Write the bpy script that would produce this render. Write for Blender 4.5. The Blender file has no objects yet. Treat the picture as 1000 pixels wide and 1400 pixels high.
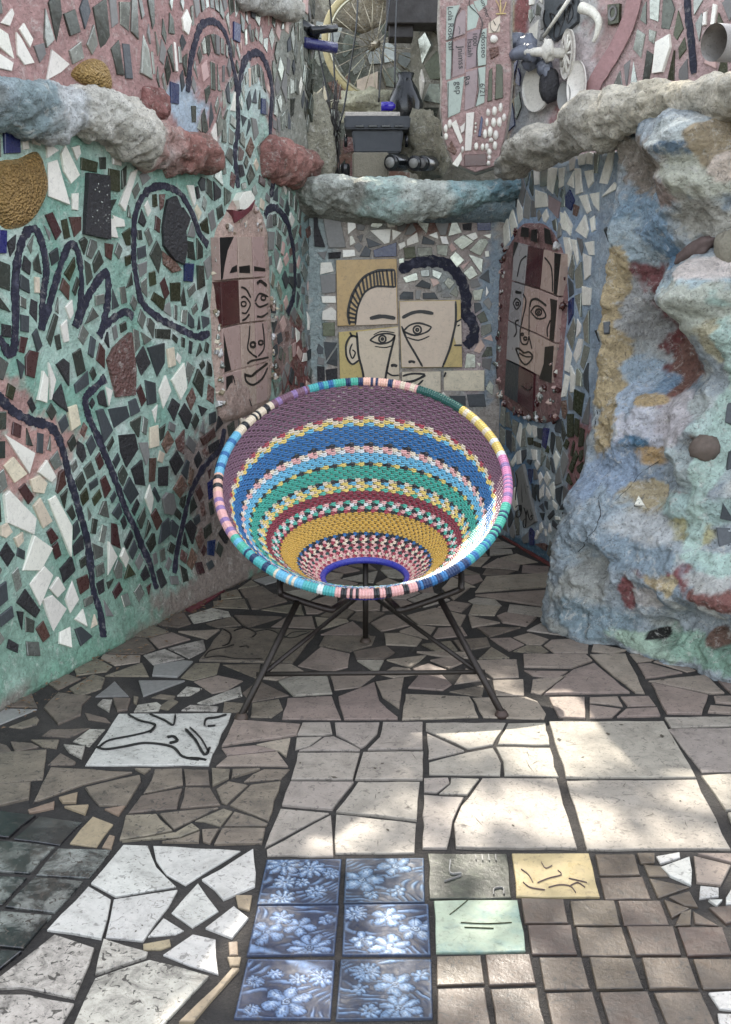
import bpy, math, random
from mathutils import Vector, noise, Matrix
R = math.radians
rng = random.Random(7)
scene = bpy.context.scene
col = scene.collection

# ------------------------------------------------------------ camera, sky, sun, exposure
CAM_H = 1.3; PITCH = R(13.5); F = 1400.0
cam_d = bpy.data.cameras.new('camera'); cam = bpy.data.objects.new('camera', cam_d); col.objects.link(cam)
cam.location = (0, 0, CAM_H); cam.rotation_euler = (R(90) - PITCH, 0, 0)
cam_d.sensor_fit = 'VERTICAL'; cam_d.sensor_height = 24; cam_d.lens = 24.0
cam_d.clip_start = 0.05; cam_d.clip_end = 400
scene.camera = cam
SUN = Vector((-0.16, 0.93, 1.0)).normalized()          # towards the sun
w = bpy.data.worlds.new('World'); scene.world = w; w.use_nodes = True
nt = w.node_tree; nt.nodes.clear()
sky = nt.nodes.new('ShaderNodeTexSky'); sky.sky_type = 'NISHITA'; sky.sun_disc = False
sky.sun_elevation = math.asin(SUN.z); sky.sun_rotation = math.atan2(SUN.x, SUN.y)
sky.air_density = 1.0; sky.dust_density = 2.5; sky.ozone_density = 0.6
bg = nt.nodes.new('ShaderNodeBackground'); bg.inputs['Strength'].default_value = 0.15
wo = nt.nodes.new('ShaderNodeOutputWorld')
hz = nt.nodes.new('ShaderNodeHueSaturation'); hz.inputs['Saturation'].default_value = 0.38          # hazy, whitish summer sky
nt.links.new(sky.outputs[0], hz.inputs['Color']); nt.links.new(hz.outputs[0], bg.inputs[0]); nt.links.new(bg.outputs[0], wo.inputs[0])
sl = bpy.data.lights.new('sun', 'SUN'); sl.energy = 2.0; sl.angle = R(0.53); sl.color = (1, .93, .82)
so = bpy.data.objects.new('sun', sl); col.objects.link(so)
so.rotation_euler = SUN.to_track_quat('Z', 'Y').to_euler(); so.location = SUN * 20
scene.view_settings.view_transform = 'Standard'; scene.view_settings.look = 'None'
scene.view_settings.gamma = 1; scene.view_settings.exposure = 2.35
scene.cycles.use_denoising = True
scene.cycles.max_bounces = 8; scene.cycles.diffuse_bounces = 5; scene.cycles.glossy_bounces = 3
scene.cycles.sample_clamp_indirect = 6

# ------------------------------------------------------------ geometry of the place
CAMP = Vector((0, 0, CAM_H)); CS, SN = math.cos(PITCH), math.sin(PITCH)
def ray(px, py):
    a = (px - 500) / F; b = (700 - py) / F
    return Vector((a, CS + b * SN, -SN + b * CS))
def at_y(px, py, y):
    d = ray(px, py); return CAMP + d * (y / d.y)
def at_z(px, py, z):
    d = ray(px, py); return CAMP + d * ((z - CAM_H) / d.z)
def to_px(p):
    q = Vector(p) - CAMP; dz = q.y * CS - q.z * SN
    return (500 + F * q.x / dz, 700 - F * (q.y * SN + q.z * CS) / dz)
class Surf:                                             # a flat frame with a height field h(u, v)
    def __init__(s, o, u, h=None, v=(0, 0, 1)):
        s.O = Vector(o); s.U = Vector(u).normalized(); s.V = Vector(v).normalized()
        s.N = s.U.cross(s.V).normalized(); s.h = h or (lambda u, v: 0.0)
    def pos(s, u, v, off=0.0): return s.O + s.U * u + s.V * v + s.N * (s.h(u, v) + off)
    def hit(s, px, py):
        d = ray(px, py); dn = d.dot(s.N); c0 = (CAMP - s.O).dot(s.N)
        def f(t):
            q = CAMP + d * t - s.O
            return c0 + dn * t - s.h(q.dot(s.U), q.dot(s.V))
        t1 = -c0 / dn if abs(dn) > 1e-6 else 8
        lo = max(.3, t1 - 1.1 / max(.25, abs(dn))); hi = t1 + .15 / max(.25, abs(dn)); n = 36; a = lo; fa = f(lo); ok = False
        for i in range(1, n + 1):
            b = lo + (hi - lo) * i / n; fb = f(b)
            if fb <= 0: ok = True; break
            a = b
        if ok:
            for _ in range(12):
                m = (a + b) / 2
                if f(m) > 0: a = m
                else: b = m
        t = (a + b) / 2 if ok else t1
        q = CAMP + d * t - s.O
        return q.dot(s.U), q.dot(s.V)
    def frame(s, u, v):
        e = .012
        p = s.pos(u, v); tu = (s.pos(u + e, v) - s.pos(u - e, v)).normalized(); tv = (s.pos(u, v + e) - s.pos(u, v - e)).normalized()
        return p, tu, tv, tu.cross(tv).normalized()
def fr(x0, y0, k): return lambda pts: [(x0 + x / k, y0 + y / k) for x, y in pts]
PX = fr(0, 0, 1)
zA = fr(0, 0, 2.381); zB = fr(0, 450, 2.381); zC = fr(380, 0, 2.941); zD = fr(380, 240, 2.941); zE = fr(640, 0, 2.778)
zF = fr(640, 280, 2.778); zG = fr(640, 600, 2.778); zH = fr(280, 500, 2.2727); zI = fr(0, 780, 2); zJ = fr(500, 780, 2)
zK = fr(0, 1080, 2); zL = fr(500, 1080, 2); zM = fr(270, 260, 4.1176); zN = fr(670, 280, 4.376)
zP = fr(590, 0, 4.545); zQ = fr(680, 560, 5.833); zO = fr(400, 0, 4.545)

def lin(c): return tuple(((x / 255) / 12.92 if x / 255 <= .04045 else ((x / 255 + .055) / 1.055) ** 2.4) for x in c)
def smooth(a, b, x):
    t = min(1, max(0, (x - a) / (b - a))); return t * t * (3 - 2 * t)
def fbm(p, o=4, s=.5): return noise.fractal(Vector(p), 1.0 - .3 * s, 2.0, o)

# ------------------------------------------------------------ materials
MATS = {}
def mat(name, rgb, rough=.6, metal=0.0, vary=.18, scale=14, bump=.15, bscale=60, rnd=.25, spec=.5, rgb2=None, thr=None, attr=False, dirt=0.0, coat=0.0, hue=.02, worn=0.0, vor=0, bdist=.01):
    if name in MATS: return MATS[name]
    m = bpy.data.materials.new(name); m.use_nodes = True; t = m.node_tree; N = t.nodes; L = t.links
    b = N['Principled BSDF']; b.inputs['Metallic'].default_value = metal; b.inputs['Specular IOR Level'].default_value = spec
    b.inputs['Coat Weight'].default_value = coat; b.inputs['Coat Roughness'].default_value = .15
    geo = N.new('ShaderNodeNewGeometry'); oi = N.new('ShaderNodeObjectInfo')
    def nz(sc, det=5, ro=.6, dist=0):
        n = N.new('ShaderNodeTexNoise'); n.inputs['Scale'].default_value = sc; n.inputs['Detail'].default_value = det
        n.inputs['Roughness'].default_value = ro; n.inputs['Distortion'].default_value = dist
        L.new(geo.outputs['Position'], n.inputs['Vector']); return n.outputs['Fac']
    def rng_(x, a, b_, c, d):
        r = N.new('ShaderNodeMapRange'); r.inputs[1].default_value = a; r.inputs[2].default_value = b_; r.inputs[3].default_value = c; r.inputs[4].default_value = d
        L.new(x, r.inputs[0]); return r.outputs[0]
    def mix(fac, a, b_, mode='MIX'):
        x = N.new('ShaderNodeMix'); x.data_type = 'RGBA'; x.blend_type = mode
        if isinstance(fac, float): x.inputs[0].default_value = fac
        else: L.new(fac, x.inputs[0])
        for k, i in ((a, 6), (b_, 7)):
            if isinstance(k, tuple): x.inputs[i].default_value = (*k[:3], 1)
            else: L.new(k, x.inputs[i])
        return x.outputs[2]
    if attr:
        an = N.new('ShaderNodeAttribute'); an.attribute_name = 'Col'; c = an.outputs['Color']
    else: c = lin(rgb)
    n1 = nz(scale, 7, .65, .4)
    if rgb2 is not None:
        c = mix(rng_(n1, (thr or .5) - .06, (thr or .5) + .06, 0, 1), c, lin(rgb2))
    n2 = nz(scale * 2.7, 6, .7)
    v = N.new('ShaderNodeMath'); v.operation = 'MULTIPLY'
    L.new(rng_(n2, .25, .75, 1 - vary, 1 + vary), v.inputs[0])
    L.new(rng_(oi.outputs['Random'], 0, 1, 1 - rnd, 1 + rnd), v.inputs[1])
    hs = N.new('ShaderNodeHueSaturation'); hs.inputs['Saturation'].default_value = 1
    if isinstance(c, tuple): hs.inputs['Color'].default_value = (*c, 1)
    else: L.new(c, hs.inputs['Color'])
    L.new(v.outputs[0], hs.inputs['Value'])
    L.new(rng_(oi.outputs['Random'], 0, 1, .5 - hue, .5 + hue), hs.inputs['Hue'])
    c = hs.outputs[0]
    if worn > 0:
        w1 = nz(26, 9, .8, .6); c = mix(rng_(w1, .54, .62, 0, worn), c, lin((222, 218, 208)))
        w2 = nz(60, 6, .8, .3); c = mix(rng_(w2, .57, .64, 0, worn * .8), c, lin((112, 112, 106)))
    if dirt > 0:
        d1 = nz(scale * .55 + 3, 9, .75, 1.2); c = mix(rng_(d1, .47, .70, 0, dirt), c, (.05, .043, .036))
        d3 = nz(34, 8, .8, .8); c = mix(rng_(d3, .52, .68, 0, dirt * .8), c, (.075, .065, .055))
        d4 = nz(62, 2, .5, 1.5); c = mix(rng_(d4, .60, .66, 0, min(1, dirt * 1.2)), c, (.05, .043, .036))
        d2 = nz(120, 4, .8); c = mix(rng_(d2, .60, .68, 0, min(1, dirt * 1.3)), c, (.05, .043, .036))
    L.new(c, b.inputs['Base Color'])
    L.new(rng_(nz(scale * 1.7, 5), .3, .7, max(.03, rough - .12), min(1, rough + .12)), b.inputs['Roughness'])
    if bump > 0:
        bp = N.new('ShaderNodeBump'); bp.inputs['Strength'].default_value = bump; bp.inputs['Distance'].default_value = bdist
        ad = N.new('ShaderNodeMath'); ad.operation = 'ADD'; L.new(nz(bscale, 8, .7), ad.inputs[0]); L.new(nz(bscale * .25, 5, .6), ad.inputs[1])
        if vor:
            vt = N.new('ShaderNodeTexVoronoi'); vt.inputs['Scale'].default_value = vor; L.new(geo.outputs['Position'], vt.inputs['Vector']); a2 = N.new('ShaderNodeMath'); a2.operation = 'ADD'; L.new(ad.outputs[0], a2.inputs[0]); L.new(vt.outputs['Distance'], a2.inputs[1]); ad = a2
        L.new(ad.outputs[0], bp.inputs['Height']); L.new(bp.outputs[0], b.inputs['Normal'])
    MATS[name] = m; return m
plaster = mat('painted_plaster', (200, 200, 200), .88, attr=True, vary=.28, scale=13, bump=.9, bscale=55, rnd=0, hue=0, dirt=.26, spec=.25, worn=.32, bdist=.014)
rockm = mat('painted_rock', (200, 200, 200), .9, attr=True, vary=.34, scale=14, bump=1.0, bscale=40, rnd=0, hue=0, dirt=.34, spec=.2, worn=.55, bdist=.022)
glazeA = mat('relief_glaze', (60, 90, 130), .55, attr=True, vary=.3, scale=26, bump=.1, rnd=.12, hue=.01, coat=.0, dirt=.35, spec=.35)
M = dict(
 mirror=mat('aged_mirror', (146, 149, 140), .2, .55, vary=.3, scale=25, bump=.06, bscale=30, rnd=.4, dirt=.25),
 mirrord=mat('dark_mirror', (88, 92, 84), .22, .55, vary=.3, scale=25, bump=.06, bscale=30, rnd=.4, dirt=.3),
 slate=mat('slate_tile', (60, 64, 66), .45, 0, vary=.3, scale=40, bump=.25, rnd=.35),
 char=mat('charcoal_tile', (40, 38, 40), .35, 0, vary=.4, scale=40, bump=.8, bscale=90, rnd=.3),
 grey=mat('grey_tile', (118, 116, 112), .5, 0, vary=.2, scale=30, bump=.15, rnd=.3),
 white=mat('white_glazed_china', (226, 221, 208), .28, 0, vary=.07, scale=10, bump=.04, rnd=.08, dirt=.15, coat=.3),
 cream=mat('cream_china', (212, 198, 174), .4, 0, vary=.12, scale=16, bump=.1, rnd=.12, dirt=.2),
 brown=mat('brown_glazed_tile', (74, 50, 46), .3, 0, vary=.25, scale=30, bump=.1, rnd=.3, coat=.3),
 rust=mat('rust_tile', (112, 82, 70), .5, 0, vary=.45, scale=45, bump=.8, rnd=.2, dirt=.35, vor=90, worn=.35),
 navy=mat('navy_tile', (34, 44, 84), .3, 0, vary=.3, scale=40, bump=.15, rnd=.25, coat=.3),
 olive=mat('olive_glass_tile', (66, 68, 50), .25, .3, vary=.3, scale=30, bump=.1, rnd=.3),
 pinkt=mat('pale_pink_tile', (196, 166, 154), .45, 0, vary=.1, scale=14, bump=.08, rnd=.14, dirt=.12),
 line=mat('navy_brush_paint', (27, 27, 46), .7, 0, vary=.45, scale=30, bump=.8, bscale=90, rnd=.1, rgb2=(62, 62, 78), thr=.60, worn=.2),
 ink=mat('black_glaze_line', (24, 22, 22), .35, 0, vary=.1, bump=0, rnd=0),
 facep=mat('pinkish_beige_face_tile', (176, 152, 140), .3, 0, vary=.08, scale=9, bump=.04, rnd=.05, coat=.25, dirt=.08),
 faceg=mat('grey_face_tile', (152, 148, 146), .3, 0, vary=.08, scale=9, bump=.04, rnd=.05, coat=.25),
 facec=mat('bone_face_glaze', (206, 190, 164), .4, 0, vary=.08, scale=9, bump=.05, rnd=.03, dirt=.12),
 yellow=mat('ochre_yellow_tile', (190, 164, 108), .4, 0, vary=.1, scale=12, bump=.05, rnd=.05, dirt=.2),
 maroon=mat('maroon_tile', (72, 36, 34), .22, 0, vary=.15, scale=12, bump=.04, rnd=.12, coat=.4),
 gold=mat('gold_lustre_ceramic', (168, 142, 84), .4, .6, vary=.35, scale=60, bump=1.0, bscale=60, rnd=.05, vor=130, bdist=.012, dirt=.3),
 shell=mat('shell_white', (206, 200, 188), .45, 0, vary=.2, scale=30, bump=.4, rnd=.2, dirt=.2),
 glass=mat('clear_glass_lump', (190, 186, 182), .12, .15, vary=.3, scale=50, bump=.3, rnd=.3, coat=.6),
 # floor
 slab=mat('limestone_slab', (146, 138, 127), .5, 0, vary=.16, scale=7, bump=.2, bscale=90, rnd=.10, dirt=.42, spec=.4),
 slabp=mat('pinkish_slab', (138, 125, 113), .5, 0, vary=.18, scale=7, bump=.2, bscale=90, rnd=.14, dirt=.42, spec=.4),
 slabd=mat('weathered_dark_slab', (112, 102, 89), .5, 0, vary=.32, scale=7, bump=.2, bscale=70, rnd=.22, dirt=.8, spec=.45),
 marble=mat('white_marble_tile', (184, 181, 173), .3, 0, vary=.08, scale=5, bump=.08, rnd=.05, dirt=.42, coat=.15),
 speck=mat('grimy_white_tile', (164, 158, 147), .42, 0, vary=.25, scale=16, bump=.2, rnd=.08, dirt=1.0),
 gloss=mat('dark_glossy_tile', (60, 62, 60), .2, 0, vary=.5, scale=8, bump=.04, rnd=.35, rgb2=(22, 23, 26), thr=.46, coat=.5, dirt=.6),
 gloss2=mat('streaked_glossy_tile', (120, 122, 116), .2, 0, vary=.3, scale=10, bump=.04, rnd=.2, rgb2=(30, 34, 34), thr=.49, coat=.5, dirt=.9),
 bsmall=mat('brown_quarry_tile', (82, 70, 60), .42, 0, vary=.3, scale=12, bump=.2, rnd=.22, dirt=.7, rgb2=(74, 58, 46), thr=.62, coat=.1),
 tan=mat('tan_stone_chip', (136, 120, 98), .6, 0, vary=.2, scale=20, bump=.2, rnd=.2, dirt=.3),
 grout=mat('dark_grout', (40, 37, 34), .9, 0, vary=.4, scale=2.2, bump=.8, bscale=140, rnd=0, dirt=.25, hue=0, rgb2=(62, 57, 52), thr=.56),
 celadon=mat('celadon_tile', (142, 152, 132), .35, 0, vary=.2, scale=12, bump=.05, rnd=.03, rgb2=(118, 138, 124), thr=.56, dirt=.22, coat=.3),
 ytile=mat('butter_yellow_tile', (168, 156, 112), .35, 0, vary=.12, scale=10, bump=.05, rnd=.03, dirt=.25, coat=.3),
 dgreen=mat('dark_green_tile', (50, 54, 44), .4, 0, vary=.5, scale=22, bump=.15, rnd=.05, rgb2=(78, 82, 68), thr=.57, dirt=.3),
 redpaint=mat('red_painted_edge', (104, 44, 46), .5, 0, vary=.3, scale=30, bump=.2, rnd=.1, dirt=.4),
 metal=mat('black_metal_rod', (50, 44, 40), .45, .5, vary=.3, scale=50, bump=.15, bscale=120, rnd=.05),
 foot=mat('foot_cap', (70, 58, 50), .5, .3, bump=.1, rnd=0),
 plastic=mat('charcoal_plastic', (64, 68, 72), .55, 0, vary=.06, scale=20, bump=.05, rnd=.03),
 concrete=mat('concrete_block', (140, 134, 118), .9, 0, vary=.2, scale=50, bump=.8, bscale=150, rnd=.05),
 black=mat('black_glass', (26, 28, 30), .2, 0, vary=.1, bump=.02, rnd=.1),
 blueglass=mat('cobalt_glass', (20, 34, 150), .1, 0, vary=.2, bump=.02, rnd=.1, coat=.6),
 darkwood=mat('dark_bracket', (46, 42, 40), .6, 0, vary=.3, bump=.2, rnd=.1),
 steel=mat('wheel_steel', (176, 168, 148), .35, .8, vary=.2, bump=.05, rnd=.1),
 tyre=mat('tan_tyre', (176, 160, 120), .7, 0, vary=.2, bump=.2, rnd=.05),
 pvc=mat('grey_pvc_pipe', (156, 152, 146), .45, 0, vary=.1, bump=.05, rnd=.03, dirt=.25),
 figure=mat('slate_blue_ceramic', (98, 102, 112), .4, 0, vary=.2, scale=25, bump=.15, rnd=.02, dirt=.2),
 sage=mat('sage_tile', (160, 170, 158), .4, 0, vary=.1, bump=.05, rnd=.06, dirt=.15),
 mauve=mat('mauve_tile', (142, 122, 122), .4, 0, vary=.1, bump=.05, rnd=.06, dirt=.15),
 stone=mat('brown_stone', (92, 78, 72), .75, 0, vary=.25, scale=20, bump=.35, rnd=.1),
 leaf=None)

# ------------------------------------------------------------ object helpers
def obj(name, verts, faces, m, parent=None, mats=None, idx=None, smooth_=False, cols=None):
    if parent is not None:
        c = Vector((0, 0, 0))
        for v in verts: c += Vector(v)
        c /= max(1, len(verts))
    else: c = Vector((0, 0, 0))
    me = bpy.data.meshes.new(name); me.from_pydata([tuple(Vector(v) - c) for v in verts], [], faces)
    o = bpy.data.objects.new(name, me); col.objects.link(o)
    if mats:
        for k in mats: me.materials.append(k)
        if idx: me.polygons.foreach_set('material_index', idx)
    else: me.materials.append(m)
    if smooth_: me.polygons.foreach_set('use_smooth', [True] * len(me.polygons))
    if cols is not None:
        a = me.color_attributes.new('Col', 'FLOAT_COLOR', 'POINT')
        flat = []
        for k in cols: flat += [k[0], k[1], k[2], 1.0]
        a.data.foreach_set('color', flat)
    me.update()
    if parent is not None:
        o.parent = parent; o.location = c - world_loc(parent)
    return o
def world_loc(o):
    p = Vector(o.location)
    while o.parent: o = o.parent; p += Vector(o.location)
    return p
def empty(name, loc, label, cat, group=None):
    o = bpy.data.objects.new(name, None); col.objects.link(o); o.location = loc; o.empty_display_size = .1
    return tag(o, label, cat, group)
def tag(o, label, cat, group=None):
    o['label'] = label; o['category'] = cat
    if group: o['group'] = group
    return o
def tube_geo(path, r, n=8, closed=False, cap=True):
    V, Fc = [], []; P = [Vector(p) for p in path]; k = len(P)
    up = Vector((0, 0, 1)); prev = None
    for i in range(k):
        a = P[(i + 1) % k] if (closed or i < k - 1) else P[i]; b = P[i - 1] if (closed or i > 0) else P[i]
        t = (a - b).normalized()
        if prev is None:
            x = t.orthogonal().normalized()
        else: x = (prev - t * prev.dot(t)).normalized()
        prev = x; y = t.cross(x); rr = r(i) if callable(r) else r
        for j in range(n):
            g = 2 * math.pi * j / n; V.append(P[i] + x * math.cos(g) * rr + y * math.sin(g) * rr)
    for i in range(k if closed else k - 1):
        for j in range(n):
            Fc.append((i * n + j, i * n + (j + 1) % n, ((i + 1) % k) * n + (j + 1) % n, ((i + 1) % k) * n + j))
    if cap and not closed:
        Fc.append(tuple(range(n - 1, -1, -1))); Fc.append(tuple((k - 1) * n + j for j in range(n)))
    return V, Fc
def tube(name, path, r, m, parent=None, n=8, closed=False):
    V, Fc = tube_geo(path, r, n, closed); return obj(name, V, Fc, m, parent, smooth_=True)
def spline(pts, n=6):
    P = [tuple(p) for p in pts]; out = []
    for i in range(len(P) - 1):
        p0 = P[max(0, i - 1)]; p1 = P[i]; p2 = P[i + 1]; p3 = P[min(len(P) - 1, i + 2)]
        for k in range(n):
            t = k / n
            out.append(tuple(.5 * (2 * b + (c - a) * t + (2 * a - 5 * b + 4 * c - d) * t * t + (3 * b - a - 3 * c + d) * t ** 3) for a, b, c, d in zip(p0, p1, p2, p3)))
    out.append(P[-1]); return out
def box_geo(cx, cy, cz, sx, sy, sz, bev=.004):
    V, Fc = [], []
    x, y, z = sx / 2, sy / 2, sz / 2; b = bev
    for X in (-1, 1):
        for Y in (-1, 1):
            for Z in (-1, 1):
                V += [(cx + X * x, cy + Y * (y - b), cz + Z * (z - b)), (cx + X * (x - b), cy + Y * y, cz + Z * (z - b)), (cx + X * (x - b), cy + Y * (y - b), cz + Z * z)]
    import bmesh
    bm = bmesh.new(); vs = [bm.verts.new(v) for v in V]; bmesh.ops.convex_hull(bm, input=vs)
    bm.verts.ensure_lookup_table(); bm.verts.index_update()
    V = [v.co.copy() for v in bm.verts]; Fc = [[v.index for v in f.verts] for f in bm.faces]; bm.free(); return V, Fc
def box(name, c, s, m, parent=None, bev=.004):
    V, Fc = box_geo(*c, *s, bev); return obj(name, V, Fc, m, parent)
def blob_geo(c, rx, ry, rz, seed=0, amp=.18, n=10, X=Vector((1, 0, 0)), Y=Vector((0, 1, 0)), Z=Vector((0, 0, 1))):
    V, Fc = [], []; c = Vector(c); m = n * 2
    for i in range(n + 1):
        th = math.pi * i / n
        for j in range(m):
            ph = 2 * math.pi * j / m
            d = Vector((math.sin(th) * math.cos(ph), math.sin(th) * math.sin(ph), math.cos(th)))
            k = 1 + amp * fbm(d * 1.6 + Vector((seed * 3.1, seed * 1.7, 0)), 3)
            V.append(c + X * d.x * rx * k + Y * d.y * ry * k + Z * d.z * rz * k)
    for i in range(n):
        for j in range(m):
            a, b = i * m + j, i * m + (j + 1) % m
            if i == 0: Fc.append((a, a + m, b + m))
            elif i == n - 1: Fc.append((a, a + m, b))
            else: Fc.append((a, a + m, b + m, b))
    return V, Fc
def area(p): return sum(p[i][0] * p[(i + 1) % len(p)][1] - p[(i + 1) % len(p)][0] * p[i][1] for i in range(len(p))) / 2
def cent(p): return (sum(x for x, _ in p) / len(p), sum(y for _, y in p) / len(p))
def inside(q, p):
    x, y = q; r = False; j = len(p) - 1
    for i in range(len(p)):
        xi, yi = p[i]; xj, yj = p[j]
        if (yi > y) != (yj > y) and x < (xj - xi) * (y - yi) / (yj - yi) + xi: r = not r
        j = i
    return r
def inset(p, d):
    if area(p) < 0: p = p[::-1]
    n = len(p); out = []
    for i in range(n):
        a, b, c = Vector(p[i - 1]), Vector(p[i]), Vector(p[(i + 1) % n])
        e1 = (b - a); e2 = (c - b)
        if e1.length < 1e-6 or e2.length < 1e-6: out.append(tuple(b)); continue
        e1.normalize(); e2.normalize(); n1 = Vector((-e1.y, e1.x)); n2 = Vector((-e2.y, e2.x)); s = n1 + n2
        k = d / max(.35, (1 + n1.dot(n2)) / 1.0) 
        out.append((b.x + s.x * k, b.y + s.y * k))
    return out
def rough_edge(p, amp, seed=0, step=.05):
    out = []; n = len(p)
    for i in range(n):
        a, b = Vector(p[i]), Vector(p[(i + 1) % n]); L = (b - a).length; k = max(1, min(5, int(L / step)))
        nn = Vector((-(b - a).y, (b - a).x)) / max(L, 1e-6)
        for j in range(k):
            q = a.lerp(b, j / k)
            if j: q = q + nn * amp * noise.noise(Vector((q.x * 23, q.y * 23, seed)))
            out.append((q.x, q.y))
    return out
def piece_geo(surf, poly, hgt, sink=.006, bev=.0015, tilt=0.0):
    if area(poly) < 0: poly = poly[::-1]
    cu, cv = cent(poly); c, tu, tv, nn = surf.frame(cu, cv)
    if tilt:
        a, b = rng.gauss(0, tilt), rng.gauss(0, tilt)
        tu = (tu + nn * a).normalized(); tv = (tv + nn * b).normalized(); nn = tu.cross(tv).normalized()
    ins = inset(poly, bev); V = []; n = len(poly)
    for (x, y), k in [(q, hgt) for q in ins] + [(q, hgt - bev) for q in poly] + [(q, -sink) for q in poly]:
        V.append(c + tu * (x - cu) + tv * (y - cv) + nn * k)
    Fc = [tuple(range(n))]
    for r_ in (0, 1):
        for i in range(n):
            j = (i + 1) % n; Fc.append((r_ * n + i, (r_ + 1) * n + i, (r_ + 1) * n + j, r_ * n + j))
    return V, Fc
def pieces(surf, parent, items, limit=290, tilt=.0, sink=.006):
    """items: (name, polygon in surface coordinates, material key, height); the largest are parts, the rest one part of kind stuff"""
    items = [i for i in items if abs(area(i[1])) > 1e-5]
    items.sort(key=lambda i: -abs(area(i[1])))
    out = []
    for nm, p, mk, hg in items[:limit]:
        V, Fc = piece_geo(surf, p, hg, sink, tilt=tilt); out.append(obj(nm, V, Fc, M[mk], parent))
    rest = items[limit:]
    if rest:
        keys = sorted(set(i[2] for i in rest)); V, Fc, ix = [], [], []
        for nm, p, mk, hg in rest:
            a, b = piece_geo(surf, p, hg, sink, tilt=tilt); o = len(V); V += a; Fc += [tuple(k + o for k in f) for f in b]; ix += [keys.index(mk)] * len(b)
        s = obj('mosaic_chip', V, Fc, None, parent, mats=[M[k] for k in keys], idx=ix); s['kind'] = 'stuff'
    return out
def ribbon_geo(surf, pts, wid, off, jit=.12, seed=0, n=6, flat=None):
    P = spline(pts, n); V, Fc = [], []; k = len(P)
    for i in range(k):
        a, b = P[min(i + 1, k - 1)], P[max(i - 1, 0)]; t = Vector((a[0] - b[0], a[1] - b[1]))
        t = t.normalized() if t.length > 1e-9 else Vector((1, 0)); nn = Vector((-t.y, t.x))
        ww = wid / 2 * (1 + jit * noise.noise(Vector((P[i][0] * 40, P[i][1] * 40, seed))))
        if k > 3 and i in (0, k - 1): ww *= .6
        for s in (1, -1):
            w2 = ww * (1 + jit * .8 * noise.noise(Vector((P[i][0] * 170, P[i][1] * 170, s * 5 + seed)))); V.append(surf.pos(P[i][0] + nn.x * w2 * s, P[i][1] + nn.y * w2 * s, off))
    V2 = [v - surf.N * .004 for v in V]; m = len(V); V = V + V2
    for i in range(k - 1):
        a = 2 * i; Fc.append((a, a + 1, a + 3, a + 2)); Fc.append((a, a + 2, m + a + 2, m + a)); Fc.append((a + 1, m + a + 1, m + a + 3, a + 3))
    return V, Fc
def ribbon(name, surf, pts, wid, off, m, parent, **k):
    V, Fc = ribbon_geo(surf, pts, wid, off, **k); return obj(name, V, Fc, m, parent)
def sheet(name, surf, poly, off, m, parent):
    if area(poly) < 0: poly = poly[::-1]
    V = [surf.pos(x, y, off) for x, y in poly]; return obj(name, V, [tuple(range(len(V)))], m, parent)
def ring_pts(c, r, n=14, ry=None): return [(c[0] + r * math.cos(2 * math.pi * i / n), c[1] + (ry or r) * math.sin(2 * math.pi * i / n)) for i in range(n + 1)]
class Flat(Surf): pass

# ------------------------------------------------------------ mosaic fill: broken pieces packed round lines and set pieces
def clip(p, a, b, c):                                    # keep a x + b y <= c
    out = []; n = len(p)
    for i in range(n):
        P, Q = p[i], p[(i + 1) % n]; d0 = a * P[0] + b * P[1] - c; d1 = a * Q[0] + b * Q[1] - c
        if d0 <= 0: out.append(P)
        if d0 * d1 < 0:
            t = d0 / (d0 - d1); out.append((P[0] + (Q[0] - P[0]) * t, P[1] + (Q[1] - P[1]) * t))
    return out
def sample_edge(p, step, closed=True):
    out = []
    for i in range(len(p) if closed else len(p) - 1):
        a, b = p[i], p[(i + 1) % len(p)]; L = math.hypot(b[0] - a[0], b[1] - a[1]); k = max(1, int(L / step))
        out += [(a[0] + (b[0] - a[0]) * j / k, a[1] + (b[1] - a[1]) * j / k) for j in range(k)]
    return out
def simplify(p, keep):
    p = list(p)
    while len(p) > keep:
        n = len(p); best = min(range(n), key=lambda i: abs(area([p[i - 1], p[i], p[(i + 1) % n]])))
        p.pop(best)
    return p
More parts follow.
